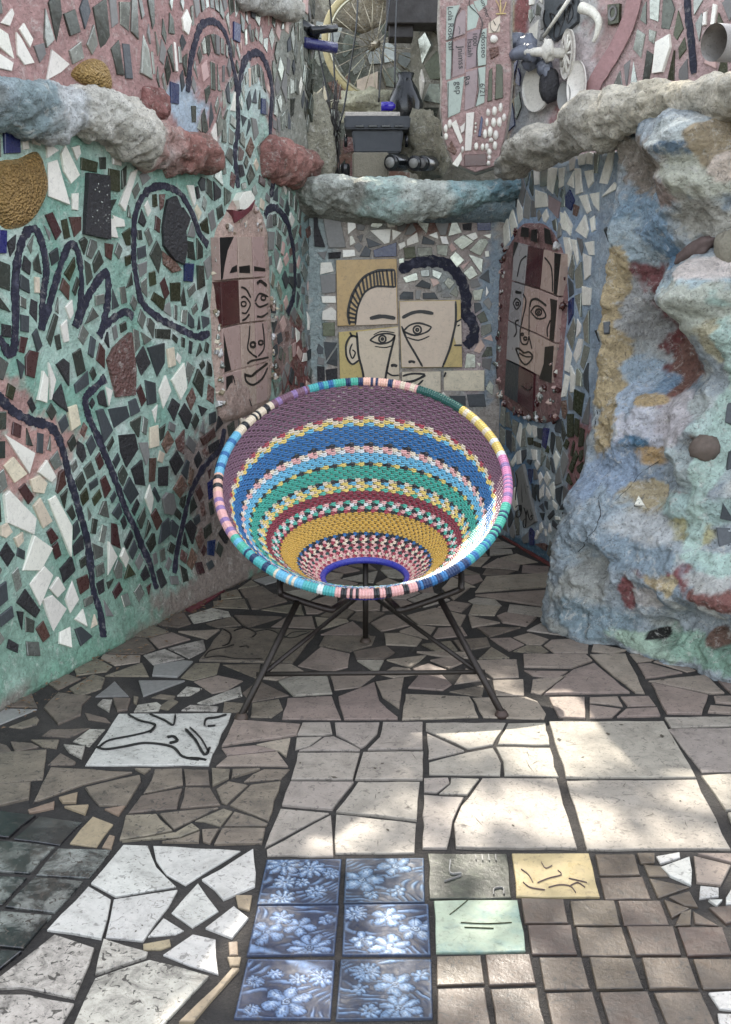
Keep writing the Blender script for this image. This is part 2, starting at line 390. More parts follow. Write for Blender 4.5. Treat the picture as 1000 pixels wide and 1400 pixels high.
def fill(region, blocks, lines, size, gap, seed=0, ax=1.0, drop=.0, fgap=None, keep=(4, 4, 4, 5, 4, 4, 3), rect=0.0, size_fn=None, rowlines=True):
    """ax > 1 makes pieces taller than wide. lines: (points, width)"""
    r = random.Random(seed); sc = lambda p: (p[0], p[1] / ax)
    reg = [sc(p) for p in region]; blk = [[sc(p) for p in b] for b in blocks]; fg = gap * .5 if fgap is None else fgap
    forb = []                                            # (x, y, clearance)
    for b in blk: forb += [(x, y, fg) for x, y in sample_edge(b, size * .25)]
    for pts, wd in lines: forb += [(x, y, wd / 2 + fg) for x, y in sample_edge([sc(p) for p in spline(pts, 5)], size * .22, False)]
    forb += [(x, y, fg) for x, y in sample_edge(reg, size * .3)]
    G = size * 2.2; grid = {}; fgrid = {}
    for f in forb: fgrid.setdefault((int(f[0] // G), int(f[1] // G)), []).append(f)
    def near(g, x, y):
        i, j = int(x // G), int(y // G)
        for a in (-1, 0, 1):
            for b in (-1, 0, 1): yield from g.get((i + a, j + b), ())
    seeds = []
    def ok(x, y, s, fs):
        if not inside((x, y), reg): return False
        for q in near(grid, x, y):
            if (q[0] - x) ** 2 + (q[1] - y) ** 2 < (.5 * (s + q[2])) ** 2: return False
        for q in near(fgrid, x, y):
            if (q[0] - x) ** 2 + (q[1] - y) ** 2 < (fs * s + q[2]) ** 2: return False
        for b in blk:
            if inside((x, y), b): return False
        return True
    def put(x, y, s):
        seeds.append((x, y, s)); grid.setdefault((int(x // G), int(y // G)), []).append((x, y, s))
    if rowlines:
        for pts, wd in lines:
            P = [sc(p) for p in spline(pts, 8)]
            for side in (1, -1):
                acc = 0; s = size * .85
                for i in range(1, len(P)):
                    dx, dy = P[i][0] - P[i - 1][0], P[i][1] - P[i - 1][1]; L = math.hypot(dx, dy) + 1e-9; acc += L
                    if acc > s * 1.0:
                        o = (wd / 2 + fg + s * .42) * side; x, y = P[i][0] - dy / L * o, P[i][1] + dx / L * o
                        if ok(x, y, s * .92, .3): put(x, y, s); acc = 0
    xs = [p[0] for p in reg]; ys = [p[1] for p in reg]; n = int((max(xs) - min(xs)) * (max(ys) - min(ys)) / size ** 2 * 26)
    for _ in range(n):
        x, y = r.uniform(min(xs), max(xs)), r.uniform(min(ys), max(ys)); s = size * r.uniform(.75, 1.3)
        if size_fn: s *= size_fn(x, y * ax)
        if ok(x, y, s, .3): put(x, y, s)
    out = []
    for x, y, s in seeds:
        if r.random() < drop: continue
        h = s * .85; a0 = r.uniform(-.3, .3); p = [(x + h * math.cos(a0 + k) * 1.3, y + h * math.sin(a0 + k) * 1.3) for k in (.785, 2.356, 3.927, 5.498)]
        for q in near(grid, x, y):
            dx, dy = q[0] - x, q[1] - y; d = math.hypot(dx, dy)
            if d < 1e-9: continue
            dx /= d; dy /= d; p = clip(p, dx, dy, dx * x + dy * y + d * (s / (s + q[2])) - gap / 2)
            if len(p) < 3: break
        if len(p) < 3: continue
        for q in near(fgrid, x, y):
            dx, dy = q[0] - x, q[1] - y; d = math.hypot(dx, dy)
            if d < 1e-9: continue
            dx /= d; dy /= d; p = clip(p, dx, dy, dx * x + dy * y + d - q[2])
            if len(p) < 3: break
        if len(p) < 3: continue
        if rect > 0 and r.random() < rect and len(p) > 3:
            c = cent(p); n_ = len(p); L = max(range(n_), key=lambda i: math.hypot(p[i][0] - p[i - 1][0], p[i][1] - p[i - 1][1])); an = math.atan2(p[L][1] - p[L - 1][1], p[L][0] - p[L - 1][0]); ca, sa = math.cos(an), math.sin(an)
            lu = [(x_ - c[0]) * ca + (y_ - c[1]) * sa for x_, y_ in p]; lv = [-(x_ - c[0]) * sa + (y_ - c[1]) * ca for x_, y_ in p]; a_, b_ = (max(lu) - min(lu)) / 2, (max(lv) - min(lv)) / 2; k_ = 1.0
            if r.random() < .5: b_ *= r.uniform(.6, .9)
            while k_ > .5:
                q_ = [(c[0] + (sx * a_ * ca - sy * b_ * sa) * k_, c[1] + (sx * a_ * sa + sy * b_ * ca) * k_) for sx, sy in ((-1, -1), (1, -1), (1, 1), (-1, 1))]
                if sum(inside(z_, p) for z_ in q_) >= 3: break
                k_ -= .05
            sk = r.uniform(-.12, .12) * a_
            p = [(q_[0][0], q_[0][1]), q_[1], (q_[2][0] + sk, q_[2][1]), (q_[3][0] + sk * .5, q_[3][1])]
        p = simplify(p, r.choice(keep))
        if len(p) < 3 or abs(area(p)) < (size * .3) ** 2: continue
        out.append([(a, b * ax) for a, b in p])
    return out
def S2(surf, pts): return [surf.hit(x, y) for x, y in pts]
def pick(tbl, r=rng):
    t = sum(tbl.values()); k = r.random() * t
    for a, b in tbl.items():
        k -= b
        if k <= 0: return a
    return a
# painted height-field sheet with a back and sides
def wall_mesh(name, surf, u0, u1, v0, v1, du, colf, m, parent=None, thick=.22, top=None):
    nu = max(2, int((u1 - u0) / du)); nv = max(2, int((v1 - v0) / du)); V, C, Fc = [], [], []
    for j in range(nv + 1):
        for i in range(nu + 1):
            u = u0 + (u1 - u0) * i / nu; vt = v1 if top is None else top(u); v = v0 + (vt - v0) * j / nv
            V.append(surf.pos(u, v)); C.append(colf(u, v))
    W = nu + 1
    for j in range(nv):
        for i in range(nu): a = j * W + i; Fc.append((a, a + 1, a + W + 1, a + W))
    loop = [i for i in range(W)] + [j * W + nu for j in range(1, nv + 1)] + [nv * W + i for i in range(nu - 1, -1, -1)] + [j * W for j in range(nv - 1, 0, -1)]
    b0 = len(V)
    for k in loop:
        j, i = divmod(k, W); u = u0 + (u1 - u0) * i / nu; vt = v1 if top is None else top(u); v = v0 + (vt - v0) * j / nv
        V.append(surf.O + surf.U * u + surf.V * v - surf.N * thick); C.append(C[k])
    n = len(loop)
    for k in range(n): q = (k + 1) % n; Fc.append((loop[q], loop[k], b0 + k, b0 + q))
    Fc.append(tuple(b0 + k for k in range(n - 1, -1, -1)))
    return obj(name, V, Fc, m, parent, smooth_=True, cols=C)
def patch_col(base, patches):
    """patches: (u, v, ru, rv, rgb, softness)"""
    P = [(a, b, c, d, lin(e), f) for a, b, c, d, e, f in patches]
    def f(u, v):
        c = Vector(base(u, v) if callable(base) else lin(base))
        w1 = .9 * noise.noise(Vector((u * 9, v * 9, 3.3))) + .7 * noise.noise(Vector((u * 24, v * 24, 7.7))) + .6 * noise.noise(Vector((u * 60, v * 60, 1.7)))
        for a, b, ru, rv, e, so in P:
            d = math.hypot((u - a) / ru, (v - b) / rv)
            if d < 2:
                k = smooth(1 + so * .5, 1 - so * .5, d + .38 * w1)
                if k > 0: c = c.lerp(Vector(e), k)
        g_ = .25 * c.x + .65 * c.y + .1 * c.z; return c.lerp(Vector((g_ * 1.02, g_, g_ * .96)), .22)
    return f
def rock_tube(name, path, rad, colf, m, parent, seed=0, amp=.3, ns=60, nr=28, flatb=.75, freq=5.0, nrm=None):
    """lumpy rock swept along a path; rad(t) gives its half height"""
    P = spline(path, max(2, ns // (len(path) - 1))); V, C, Fc = [], [], []; k = len(P)
    for i in range(k):
        a, b = Vector(P[min(i + 1, k - 1)]), Vector(P[max(i - 1, 0)]); t = (a - b).normalized(); up = Vector((0, 0, 1)); sd = t.cross(up).normalized(); up = sd.cross(t)
        T = i / (k - 1); e = math.sqrt(max(.0, 1 - (2 * T - 1) ** 8)) if True else 1
        for j in range(nr):
            g = 2 * math.pi * j / nr; d = sd * math.cos(g) * flatb + up * math.sin(g)
            p = Vector(P[i]); r0 = rad(T) * max(.25, e)
            q = p + d * r0
            n1 = fbm(q * freq + Vector((seed * 5.3, 0, 0)), 5); n2 = noise.noise(q * freq * .5 + Vector((seed, 9, 4)))
            rid = 1 - abs(noise.noise(q * freq * 1.7 + Vector((3, seed * 2, 1)))) * 2
            cel = noise.voronoi(q * freq * 1.9 + Vector((seed, 2, 0)))[0]; fac = (cel[1] - cel[0])
            fine = fbm(q * freq * 7, 4); n1 += .35 * (noise.ridged_multi_fractal(q * freq * .9 + Vector((seed, 0, 0)), .8, 2.1, 4, 1.0, 2.0) - 1.0); d = d - up * max(0, math.sin(g)) * .28
            q = p + d * (r0 * (1 + amp * (n1 + .8 * n2 + .25 * rid + .14 * (fac - .35))) + .006 * fine); V.append(q); C.append(colf(T, g, q))
    for i in range(k - 1):
        for j in range(nr): Fc.append((i * nr + j, i * nr + (j + 1) % nr, (i + 1) * nr + (j + 1) % nr, (i + 1) * nr + j))
    Fc.append(tuple(range(nr - 1, -1, -1))); Fc.append(tuple((k - 1) * nr + j for j in range(nr)))
    return obj(name, V, Fc, m, parent, smooth_=True, cols=C)
def text(name, s, surf, px, py, hpx, ang, m, parent, off=.002, bold=0.0):
    """lettering on a surface; px, py the start in the photograph, ang turns it in the surface"""
    cu = bpy.data.curves.new(name, 'FONT'); cu.body = s; cu.size = 1; cu.extrude = 0; cu.offset = bold
    to = bpy.data.objects.new(name, cu); col.objects.link(to); dg = bpy.context.evaluated_depsgraph_get(); dg.update()
    me = bpy.data.meshes.new_from_object(to.evaluated_get(dg)); V0 = [v.co.copy() for v in me.vertices]; Fc = [tuple(p.vertices) for p in me.polygons]
    bpy.data.objects.remove(to); bpy.data.curves.remove(cu); bpy.data.meshes.remove(me)
    u, v = surf.hit(px, py); u2, v2 = surf.hit(px, py - hpx); h = v2 - v; ca, sa = math.cos(ang), math.sin(ang); k = h / .52
    V = [surf.pos(u + (p.x * ca - p.y * sa) * k, v + (p.x * sa + p.y * ca) * k, off) for p in V0]
    return obj(name, V, Fc, m, parent)
# ------------------------------------------------------------ ground with its paving pieces
GR = Surf((0, 0, 0), (1, 0, 0), v=(0, 1, 0))
ground = obj('ground', [(-40, -20, 0), (40, -20, 0), (40, 60, 0), (-40, 60, 0)], [(0, 1, 2, 3)], M['grout']); ground['kind'] = 'structure'
floor = []                                               # (name, px polygon, material)
def add(zf, mk, polys, nm='paving_piece'):
    for p in polys: floor.append((nm, zf(p), mk))
add(zK, 'marble', [
 [(338,155),(405,157),(428,215),(482,268),(318,296),(250,260)], [(420,157),(658,170),(508,264),(455,235),(428,197)], [(693,167),(698,268),(612,305),(553,250)],
 [(542,258),(598,335),(527,380),(470,340)], [(130,388),(243,268),(304,305),(278,412)], [(312,304),(486,278),(392,418),(290,408)], [(405,405),(448,354),(503,388),(480,398)],
 [(640,323),(680,355),(635,410),(563,382)], [(447,455),(528,398),(590,412),(598,508),(520,485)]])
add(zK, 'tan', [[(645,293),(690,293),(683,335),(652,325)], [(392,425),(465,412),(468,430),(440,440),(393,441)], [(625,420),(650,418),(652,455),(628,457)], [(622,462),(660,462),(655,485),(630,487)],
 [(490,640),(635,495),(655,495),(530,640)], [(280,160),(300,126),(315,130),(305,165)], [(255,77),(310,98),(265,160),(192,150)]])
add(zK, 'speck', [[(-30,545),(0,518),(150,402),(258,438),(245,480),(205,575),(60,545),(-30,550)], [(285,415),(405,450),(400,462),(262,510)], [(262,522),(410,472),(572,515),(440,655),(200,655)], [(-30,565),(75,565),(203,590),(165,655),(-30,655)]])
add(zK, 'gloss', [[(-30,60),(98,75),(25,136),(-30,130)], [(108,75),(225,92),(165,155),(38,138)], [(-30,445),(60,448),(-30,520)]])
add(zK, 'gloss2', [[(-30,145),(20,144),(150,160),(82,233),(-30,224)], [(160,164),(305,168),(245,245),(100,236)], [(-30,238),(75,243),(8,318),(-30,318)], [(95,243),(228,254),(150,340),(16,324)], [(-30,336),(142,350),(65,440),(-30,430)]])
add(zL, 'dgreen', [[(170,178),(385,180),(398,300),(175,302)]], 'glazed_tile')
add(zL, 'ytile', [[(400,180),(610,180),(640,298),(412,296)]], 'glazed_tile')
add(zL, 'celadon', [[(187,310),(415,308),(437,447),(193,450)]], 'glazed_tile')
add(zL, 'bsmall', [[(628,181),(735,182),(750,237),(640,238)], [(742,178),(790,178),(790,204),(752,206)], [(760,208),(812,212),(828,240),(774,240)], [(640,244),(757,241),(780,303),(655,305)],
 [(775,246),(885,270),(800,300)], [(425,303),(540,305),(553,370),(435,370)], [(560,310),(680,308),(695,375),(570,375)], [(690,308),(805,308),(830,375),(706,375)], [(815,305),(885,330),(837,355)],
 [(443,375),(562,375),(578,455),(455,455)], [(575,380),(700,380),(725,458),(592,458)], [(714,380),(840,380),(862,458),(740,458)], [(852,382),(975,382),(1000,456),(880,460)],
 [(195,460),(315,457),(325,535),(195,540)], [(328,457),(448,455),(465,535),(338,540)], [(475,465),(590,465),(613,550),(490,552)], [(612,465),(728,468),(758,550),(632,552)], [(755,466),(880,466),(910,550),(776,550)], [(895,468),(1010,468),(1030,548),(922,550)],
 [(197,553),(325,550),(342,655),(197,655)], [(342,550),(470,546),(494,655),(358,655)], [(493,562),(620,558),(648,655),(512,655)], [(640,562),(770,558),(806,655),(668,655)], [(788,560),(915,558),(960,655),(828,655)],
 [(830,298),(885,282),(908,325),(872,322)], [(895,335),(966,376),(900,370)], [(862,342),(890,332),(888,375),(846,378)], [(938,328),(1010,322),(1010,365),(985,372)]], 'small_tile')
add(zL, 'marble', [[(795,187),(858,176),(860,190),(806,206)], [(808,217),(885,189),(890,266),(832,240)], [(915,267),(965,272),(965,295),(912,302)], [(937,306),(975,306),(960,322)], [(985,300),(1005,270),(1010,318),(985,318)], [(962,618),(1010,620),(1010,655),(968,655)], [(938,560),(1010,555),(1010,608),(967,604)]])
add(zL, 'slabp', [[(897,187),(998,212),(970,266),(905,258)], [(908,181),(1010,180),(1010,207)]])
add(zJ, 'slab', [[(550,580),(905,576),(998,768),(605,768)], [(502,418),(815,416),(903,570),(548,570)], [(825,437),(1020,432),(1020,553),(920,555)], [(818,406),(1020,404),(1020,427),(835,434)], [(918,566),(1020,560),(1020,656),(985,660)], [(990,668),(1020,667),(1030,740),(1020,760)],
 [(320,574),(522,574),(578,766),(247,762),(242,700),(262,650)], [(160,572),(225,570),(230,585),(195,611),(160,609)], [(234,571),(310,574),(278,617),(202,614),(232,588)], [(160,619),(268,626),(238,690),(222,764),(156,764)],
 [(165,420),(383,419),(348,479),(280,491),(165,440)], [(168,450),(270,497),(172,519)], [(280,501),(348,488),(370,530),(368,564),(174,561),(174,529)], [(357,486),(505,488),(528,567),(380,564),(377,525)], [(390,421),(492,419),(503,480),(362,478)]], 'paving_slab')
add(zI, 'slab', [[(828,421),(903,420),(909,450),(880,454),(814,453)], [(812,460),(880,458),(845,484),(808,493)], [(888,459),(913,457),(985,492),(985,496),(818,496),(850,485)], [(815,502),(985,502),(965,575),(797,575)],
 [(795,583),(968,583),(910,658),(772,646)], [(768,655),(900,667),(725,760)], [(730,768),(905,674),(912,786),(732,784)]], 'paving_slab')
add(PX, 'slab', [[(458,990),(519,990),(516,1005),(500,1021),(493,1025),(460,1006)], [(524,990),(578,990),(578,1026),(503,1027),(520,1010)], [(497,1031),(579,1030),(578,1068),(486,1068)], [(490,1072),(574,1072),(570,1124),(460,1112)], [(460,1116),(569,1128),(567,1168),(459,1169)]], 'paving_slab')
add(zI, 'slabd', [[(425,548),(498,546),(501,589),(394,613)], [(504,548),(570,549),(574,589),(509,591)], [(580,546),(629,549),(626,571),(582,593)], [(637,549),(712,547),(634,571)], [(722,547),(793,547),(768,574),(668,581),(692,561)],
 [(592,601),(625,580),(678,590),(620,643),(607,638)], [(687,590),(768,580),(735,688),(630,645)], [(387,620),(499,600),(484,654),(352,667)], [(507,597),(574,599),(603,645),(494,654)], [(345,674),(428,671),(440,687),(472,715),(328,741)],
 [(437,669),(598,652),(475,710)], [(612,654),(636,662),(604,703),(557,689),(534,688)], [(642,664),(733,696),(728,702),(614,703)], [(482,719),(525,695),(546,711),(490,734),(335,745)], [(553,713),(599,711),(575,751),(556,745)], [(609,711),(726,711),(717,751),(587,754)], [(497,738),(547,718),(544,748),(444,747)],
 [(140,543),(362,556),(225,590),(92,638)], [(234,598),(383,564),(386,580),(345,648),(272,646)], [(370,546),(413,546),(395,559)], [(-20,502),(128,493),(118,574),(-20,587)], [(-20,592),(85,584),(80,628),(-20,652)]])
add(zI, 'tan', [[(77,660),(150,637),(148,654),(82,668)], [(162,626),(213,612),(209,639),(172,639)], [(177,650),(243,646),(234,671)], [(287,656),(343,647),(325,674)]])
add(zI, 'slabd', [[(120,378),(160,336),(250,346),(225,370),(222,398),(160,424)], [(190,325),(255,286),(288,296),(278,325),(225,344),(206,340)], [(310,352),(358,354),(349,384),(322,388)], [(25,430),(100,402),(108,411),(100,424),(60,434)], [(115,455),(140,437),(248,434),(190,459)], [(85,466),(163,466),(155,489),(117,485)], [(132,535),(166,502),(208,526),(203,535)], [(30,471),(88,476),(108,486),(42,499)], [(-20,470),(20,481),(33,498),(-20,500)], [(232,391),(290,406),(303,419),(242,410)],
 [(430,378),(470,352),(488,361),(460,384)], [(415,350),(440,341),(480,346),(475,356)], [(366,346),(379,349),(374,369),(366,365)]])
add(zI, 'speck', [[(200,470),(245,437),(288,437),(245,484)], [(175,481),(233,486),(224,518),(190,500)], [(267,370),(281,357),(308,357),(299,389)], [(540,365),(658,319),(663,345),(572,371)], [(377,371),(430,363),(443,372),(433,387),(367,389)], [(485,345),(511,321),(553,326),(520,344)], [(497,385),(521,371),(598,376),(593,387)]])
add(zI, 'marble', [[(325,394),(633,393),(572,536),(234,536)]], 'drawn_tile')
add(zI, 'slabd', [[(612,160),(868,168),(800,256),(545,249)]], 'drawn_tile')
add(zI, 'slabp', [[(642,413),(822,426),(812,453),(607,484)], [(622,513),(758,499),(788,539),(592,539)], [(702,480),(795,462),(783,513),(764,497)], [(607,489),(698,481),(756,494),(622,509)],
 [(787,352),(908,347),(918,375),(933,410),(772,409)]], 'paving_slab')
add(PX, 'slabp', [[(463,954),(512,934),(519,960),(544,982),(544,985),(471,985)]], 'paving_slab')
add(zJ, 'slabp', [[(28,307),(105,294),(92,380),(47,349)], [(432,233),(603,233),(620,249),(566,269),(434,267)], [(434,276),(553,278),(520,299),(457,290)], [(452,336),(457,301),(540,291),(558,282),(480,342)], [(489,342),(567,276),(625,257),(722,337)], [(614,233),(711,231),(763,339),(738,337),(642,261)],
 [(722,230),(813,233),(781,249),(742,254)], [(744,259),(775,257),(866,282),(766,297)], [(787,251),(822,240),(903,275),(880,280)], [(774,305),(930,289),(981,338),(942,340)], [(782,312),(936,346),(919,396),(824,394)], [(952,291),(1020,312),(1020,343),(1000,340)],
 [(502,352),(599,351),(601,407),(528,404)], [(613,350),(689,348),(703,374),(613,364)], [(613,371),(698,382),(674,404),(613,407)], [(697,348),(774,346),(793,372),(717,374)], [(712,383),(797,379),(806,401),(688,404)], [(952,347),(1020,346),(1020,370),(957,364)], [(943,373),(1020,380),(1020,396),(936,391)],
 [(110,341),(284,348),(308,404),(100,411)], [(293,351),(440,349),(470,361),(493,395),(488,409),(322,404)], [(140,226),(288,226),(298,243),(212,239)]], 'paving_slab')
add(zJ, 'slabp', [[(330,20),(528,8),(528,45),(300,62)], [(300,70),(527,55),(520,95),(480,100)]], 'paving_slab')
add(zB, 'redpaint', [[(598,915),(740,822),(778,822),(628,925)]], 'painted_edging')
add(zG, 'redpaint', [[(125,368),(350,482),(350,512),(140,380)]], 'painted_edging')
floor_items = []; blocks = []
for nm, p, mk in floor:
    q = S2(GR, p); blocks.append(q)
    floor_items.append((nm, rough_edge(q, .006, len(blocks), .045), mk, .004 + .004 * rng.random()))
for zf, pts in ((zK, [[(730,195),(935,193),(925,315),(703,318)], [(705,322),(928,320),(915,455),(675,458)], [(678,467),(917,470),(905,632),(640,630)]]),
                (PX, [[(473,1176),(580,1175),(581,1236),(470,1237)], [(471,1239),(586,1238),(589,1308),(468,1308)], [(466,1314),(590,1314),(592,1395),(459,1397)]])):
    for p in pts: blocks.append(S2(GR, zf(p)))
blue_quads = blocks[-6:]
reg = S2(GR, PX([(-15,1010),(-15,968),(60,935),(235,833),(330,792),(345,770),(360,752),(430,727),(680,727),(690,738),(770,784),(762,850),(800,870),(870,892),(920,905),(1015,935),(1015,990),(860,990),(700,990),(330,990),(140,1060)]))
for p in fill(reg, blocks, [], .112, .011, seed=5, keep=(4, 5, 4, 5, 3), fgap=.008):
    c = cent(p); x, y = to_px(GR.pos(*c))
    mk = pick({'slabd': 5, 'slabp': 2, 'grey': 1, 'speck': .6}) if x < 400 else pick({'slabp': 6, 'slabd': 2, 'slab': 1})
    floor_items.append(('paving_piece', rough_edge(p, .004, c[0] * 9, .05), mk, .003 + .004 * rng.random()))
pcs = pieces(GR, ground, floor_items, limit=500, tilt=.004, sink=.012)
# relief tiles with flowers, glazed blue
def flower_tile(q, seed):
    r = random.Random(seed); n = 64; fl = []
    for k in range(40):
        c_ = (r.uniform(.12, .88), r.uniform(.12, .88), r.uniform(.11, .3), r.choice((5, 5, 6, 8, 9, 13)), r.uniform(0, 6))
        if all(math.hypot(c_[0] - q_[0], c_[1] - q_[1]) > .72 * (c_[2] + q_[2]) for q_ in fl): fl.append(c_)
    V, C, Fc = [], [], []; a, b, c, d = [Vector(p) for p in q]
    dk, lt = Vector(lin((22, 34, 56))), Vector(lin((96, 120, 148))); wh = Vector(lin((172, 184, 192)))
    lift = r.uniform(-.1, .25)
    for j in range(n + 1):
        for i in range(n + 1):
            s, t = i / n, j / n; p = (a * (1 - s) + b * s) * (1 - t) + (d * (1 - s) + c * s) * t
            x = s + .03 * noise.noise(Vector((s * 7, t * 7, seed))); y = t + .03 * noise.noise(Vector((t * 7, s * 7, seed + 5)))
            lf = math.sin(34 * (x + .5 * math.sin(4.3 * y + seed)) + 9 * math.sin(3 * y + x * 4)); hgt = .12 + .75 * max(0, lf) ** .7 * (.6 + .4 * math.sin(17 * (y - .6 * x)))
            for fx, fy, fr_, pn, ph in fl:
                dx, dy = x - fx, y - fy; rr = math.hypot(dx, dy) / fr_
                if rr < 1:
                    an = math.atan2(dy, dx); pet = abs(math.cos(pn * .5 * an + ph)); edge = .62 + .38 * pet
                    if rr < edge:
                        hh = .3 + .7 * pet ** .6 * math.sin(math.pi * min(1, rr / edge)) ** .5 - .35 * (abs(math.sin(pn * 3 * an)) < .3) * (rr > .3)
                        if rr > edge * .9: hh = .05
                        if rr < .2: hh = .35 + .6 * (math.sin(rr * 60) > 0)
                        hgt = hh
            em = min(s, t, 1 - s, 1 - t)
            if em < .03: hgt = .5 if em > .012 else .3
            hgt += .1 * noise.noise(Vector((x * 30, y * 30, 2)))
            hgt = max(0, min(1, hgt))
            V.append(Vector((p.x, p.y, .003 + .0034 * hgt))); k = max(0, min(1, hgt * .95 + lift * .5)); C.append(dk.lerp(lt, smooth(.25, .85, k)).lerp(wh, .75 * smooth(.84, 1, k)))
    W = n + 1
    for j in range(n):
        for i in range(n): e = j * W + i; Fc.append((e, e + W, e + W + 1, e + 1))
    k0 = len(V); loop = list(range(W)) + [j * W + n for j in range(1, W)] + [n * W + i for i in range(n - 1, -1, -1)] + [j * W for j in range(n - 1, 0, -1)]
    for e in loop: V.append(Vector((V[e].x, V[e].y, -.01))); C.append(dk)
    for i in range(len(loop)): j = (i + 1) % len(loop); Fc.append((loop[i], loop[j], k0 + j, k0 + i))
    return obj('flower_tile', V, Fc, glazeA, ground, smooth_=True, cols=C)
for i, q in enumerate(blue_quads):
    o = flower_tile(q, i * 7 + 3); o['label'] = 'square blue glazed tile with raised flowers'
# ink drawings on tiles
ptile = [o for o in pcs if o.name.startswith('drawn_tile')]
pt1 = min(ptile, key=lambda o: world_loc(o).y); pt2 = max(ptile, key=lambda o: world_loc(o).y)
pt1['label'] = 'white tile with black ink animal drawing'; pt2['label'] = 'weathered tile with curling black ink drawing'
def ink(zf, lst, par, surf=GR, off=.0095, k=1.0, nm='ink_line', m='ink'):
    for w_, pts in lst:
        ribbon(nm, surf, S2(surf, zf(pts)), w_ * k * .5, off, M[m], par, jit=.35, seed=w_ * 7)
ink(zI, [(.008, [(270,490),(300,470),(360,458),(410,445),(425,430)]), (.012, [(265,488),(290,495),(340,488),(400,478),(470,488),(500,515),(545,525)]), (.010, [(350,398),(380,415),(425,428),(410,450)]), (.010, [(410,398),(450,415),(475,428),(480,400)]),
 (.014, [(508,440),(535,470),(560,510),(575,490)]), (.007, [(520,435),(550,465),(572,505)]), (.012, [(560,430),(565,412),(590,408),(620,400)]), (.012, [(568,432),(590,430)]), (.016, [(458,462),(475,460),(485,472),(465,478)]), (.012, [(510,520),(540,520),(565,525)])], pt1)
ink(zI, [(.010, [(612,165),(632,180),(625,205),(608,212)]), (.008, [(560,242),(575,225),(620,215),(640,208)]), (.010, [(640,170),(670,162),(700,175),(690,188)]), (.009, [(700,172),(740,168),(790,190),(830,180),(850,172)]), (.010, [(560,245),(600,240),(650,247),(720,248)]), (.010, [(655,215),(675,212),(680,218)]), (.007, [(780,190),(800,175),(840,172)])], pt2)
yt = [o for o in pcs if o.data.materials[0] == M['ytile']][0]
ink(zL, [(.005, [(425,225),(445,240),(458,262)]), (.004, [(480,205),(492,222),(510,215)]), (.004, [(470,262),(500,250),(535,240),(525,228)]), (.004, [(555,250),(590,258),(605,262)]), (.004, [(560,270),(580,262),(600,275)]), (.004, [(500,275),(530,268),(560,272),(575,290)]), (.004, [(430,260),(450,275),(490,282)])], yt, k=.5, m='stone')
cl = [o for o in pcs if o.data.materials[0] == M['celadon']][0]
dg_ = [o for o in pcs if o.data.materials[0] == M['dgreen']][0]
ink(zL, [(.004, [(230,350),(250,335),(280,310)]), (.003, [(260,372),(330,375),(400,372)]), (.003, [(270,385),(350,388)])], cl, k=.5, m='olive')
ink(zL, [(.008, [(232,200),(232,235),(262,235)]), (.006, [(300,185),(302,200)]), (.006, [(318,185),(320,202)]), (.006, [(336,185),(338,202)]), (.006, [(355,185),(357,202)]), (.006, [(215,258),(262,242)]), (.007, [(350,295),(352,278),(375,276),(378,294)])], dg_, k=.7, m='grey')
# scuffs: thin dark scratches and small pits in the big slabs
slabs = [o for o in pcs if o.data.materials[0] in (M['slab'], M['slabp'], M['marble']) and o.dimensions.x > .12]
r = random.Random(77); V, Fc = [], []
for o in slabs:
    c = world_loc(o); zt = c.z + max(v.co.z for v in o.data.vertices) + .0006; poly = [((v.co + c).x, (v.co + c).y) for v in o.data.vertices[:len(o.data.polygons[0].vertices)]]
    xs = [p[0] for p in poly]; ys = [p[1] for p in poly]
    for _ in range(int(1 + abs(area(poly)) * 160)):
        x, y = r.uniform(min(xs), max(xs)), r.uniform(min(ys), max(ys)); a = r.uniform(0, 6.3); L = r.choice((.003, .004, .006, .02, .035)) * r.uniform(.5, 1.2); wd = .0009 if L > .012 else L * .55; d = Vector((math.cos(a), math.sin(a), 0)); e = Vector((-d.y, d.x, 0)); p = Vector((x, y, zt)); b = e * L * r.uniform(-.3, .3)
        if not all(inside((q.x, q.y), poly) for q in (p - d * L, p + d * L)): continue
        k = len(V); V += [p - d * L, p - e * wd + b * .5, p + d * L + b * .2, p + e * wd + b * .5]; Fc.append((k, k + 1, k + 2, k + 3))
sc_ = obj('scuff_mark', V, Fc, mat('scuff_grime', (70, 62, 54), .9, bump=0), ground); sc_['kind'] = 'stuff'
# ------------------------------------------------------------ left mosaic wall
PL0 = at_z(20, 950, 0); PL1 = at_z(428, 729, 0)
UL = Vector((PL1.x - PL0.x, PL1.y - PL0.y, 0)); LLEN = UL.length
def hL(u, v):
    return .016 * noise.noise(Vector((u * 2.2, v * 2.2, 1))) + .006 * noise.noise(Vector((u * 9, v * 9, 4))) + .05 * smooth(.30, 0, v) ** 2 + .035 * math.exp(-((u - 1.35) / .35) ** 2) * smooth(1.6, .2, v)
WL = Surf(PL0, UL, hL)
leftwall = empty('mosaic_wall', WL.pos(LLEN / 2, 0), 'long mint green and dusty pink mosaic wall with navy painted loops', 'wall')
def L2(pts): return S2(WL, pts)
def puv(surf, x, y): return surf.hit(x, y)
def patches(surf, lst):
    out = []
    for x, y, rx, ry, c, so in lst:
        u, v = surf.hit(x, y); ua, _ = surf.hit(x + rx, y); ub, _ = surf.hit(x - rx, y); _, va = surf.hit(x, y - ry); _, vb = surf.hit(x, y + ry)
        out.append((u, v, abs(ua - ub) / 2, abs(va - vb) / 2, c, so))
    return out
MINT, PINK, MAUVE = (162, 196, 178), (180, 136, 130), (150, 132, 122)
VTH = sorted(WL.hit(x, y) for x, y in ((-40, 138), (10, 145), (100, 155), (180, 180), (250, 212), (300, 210), (322, 150), (350, 120), (380, 215), (428, 225)))
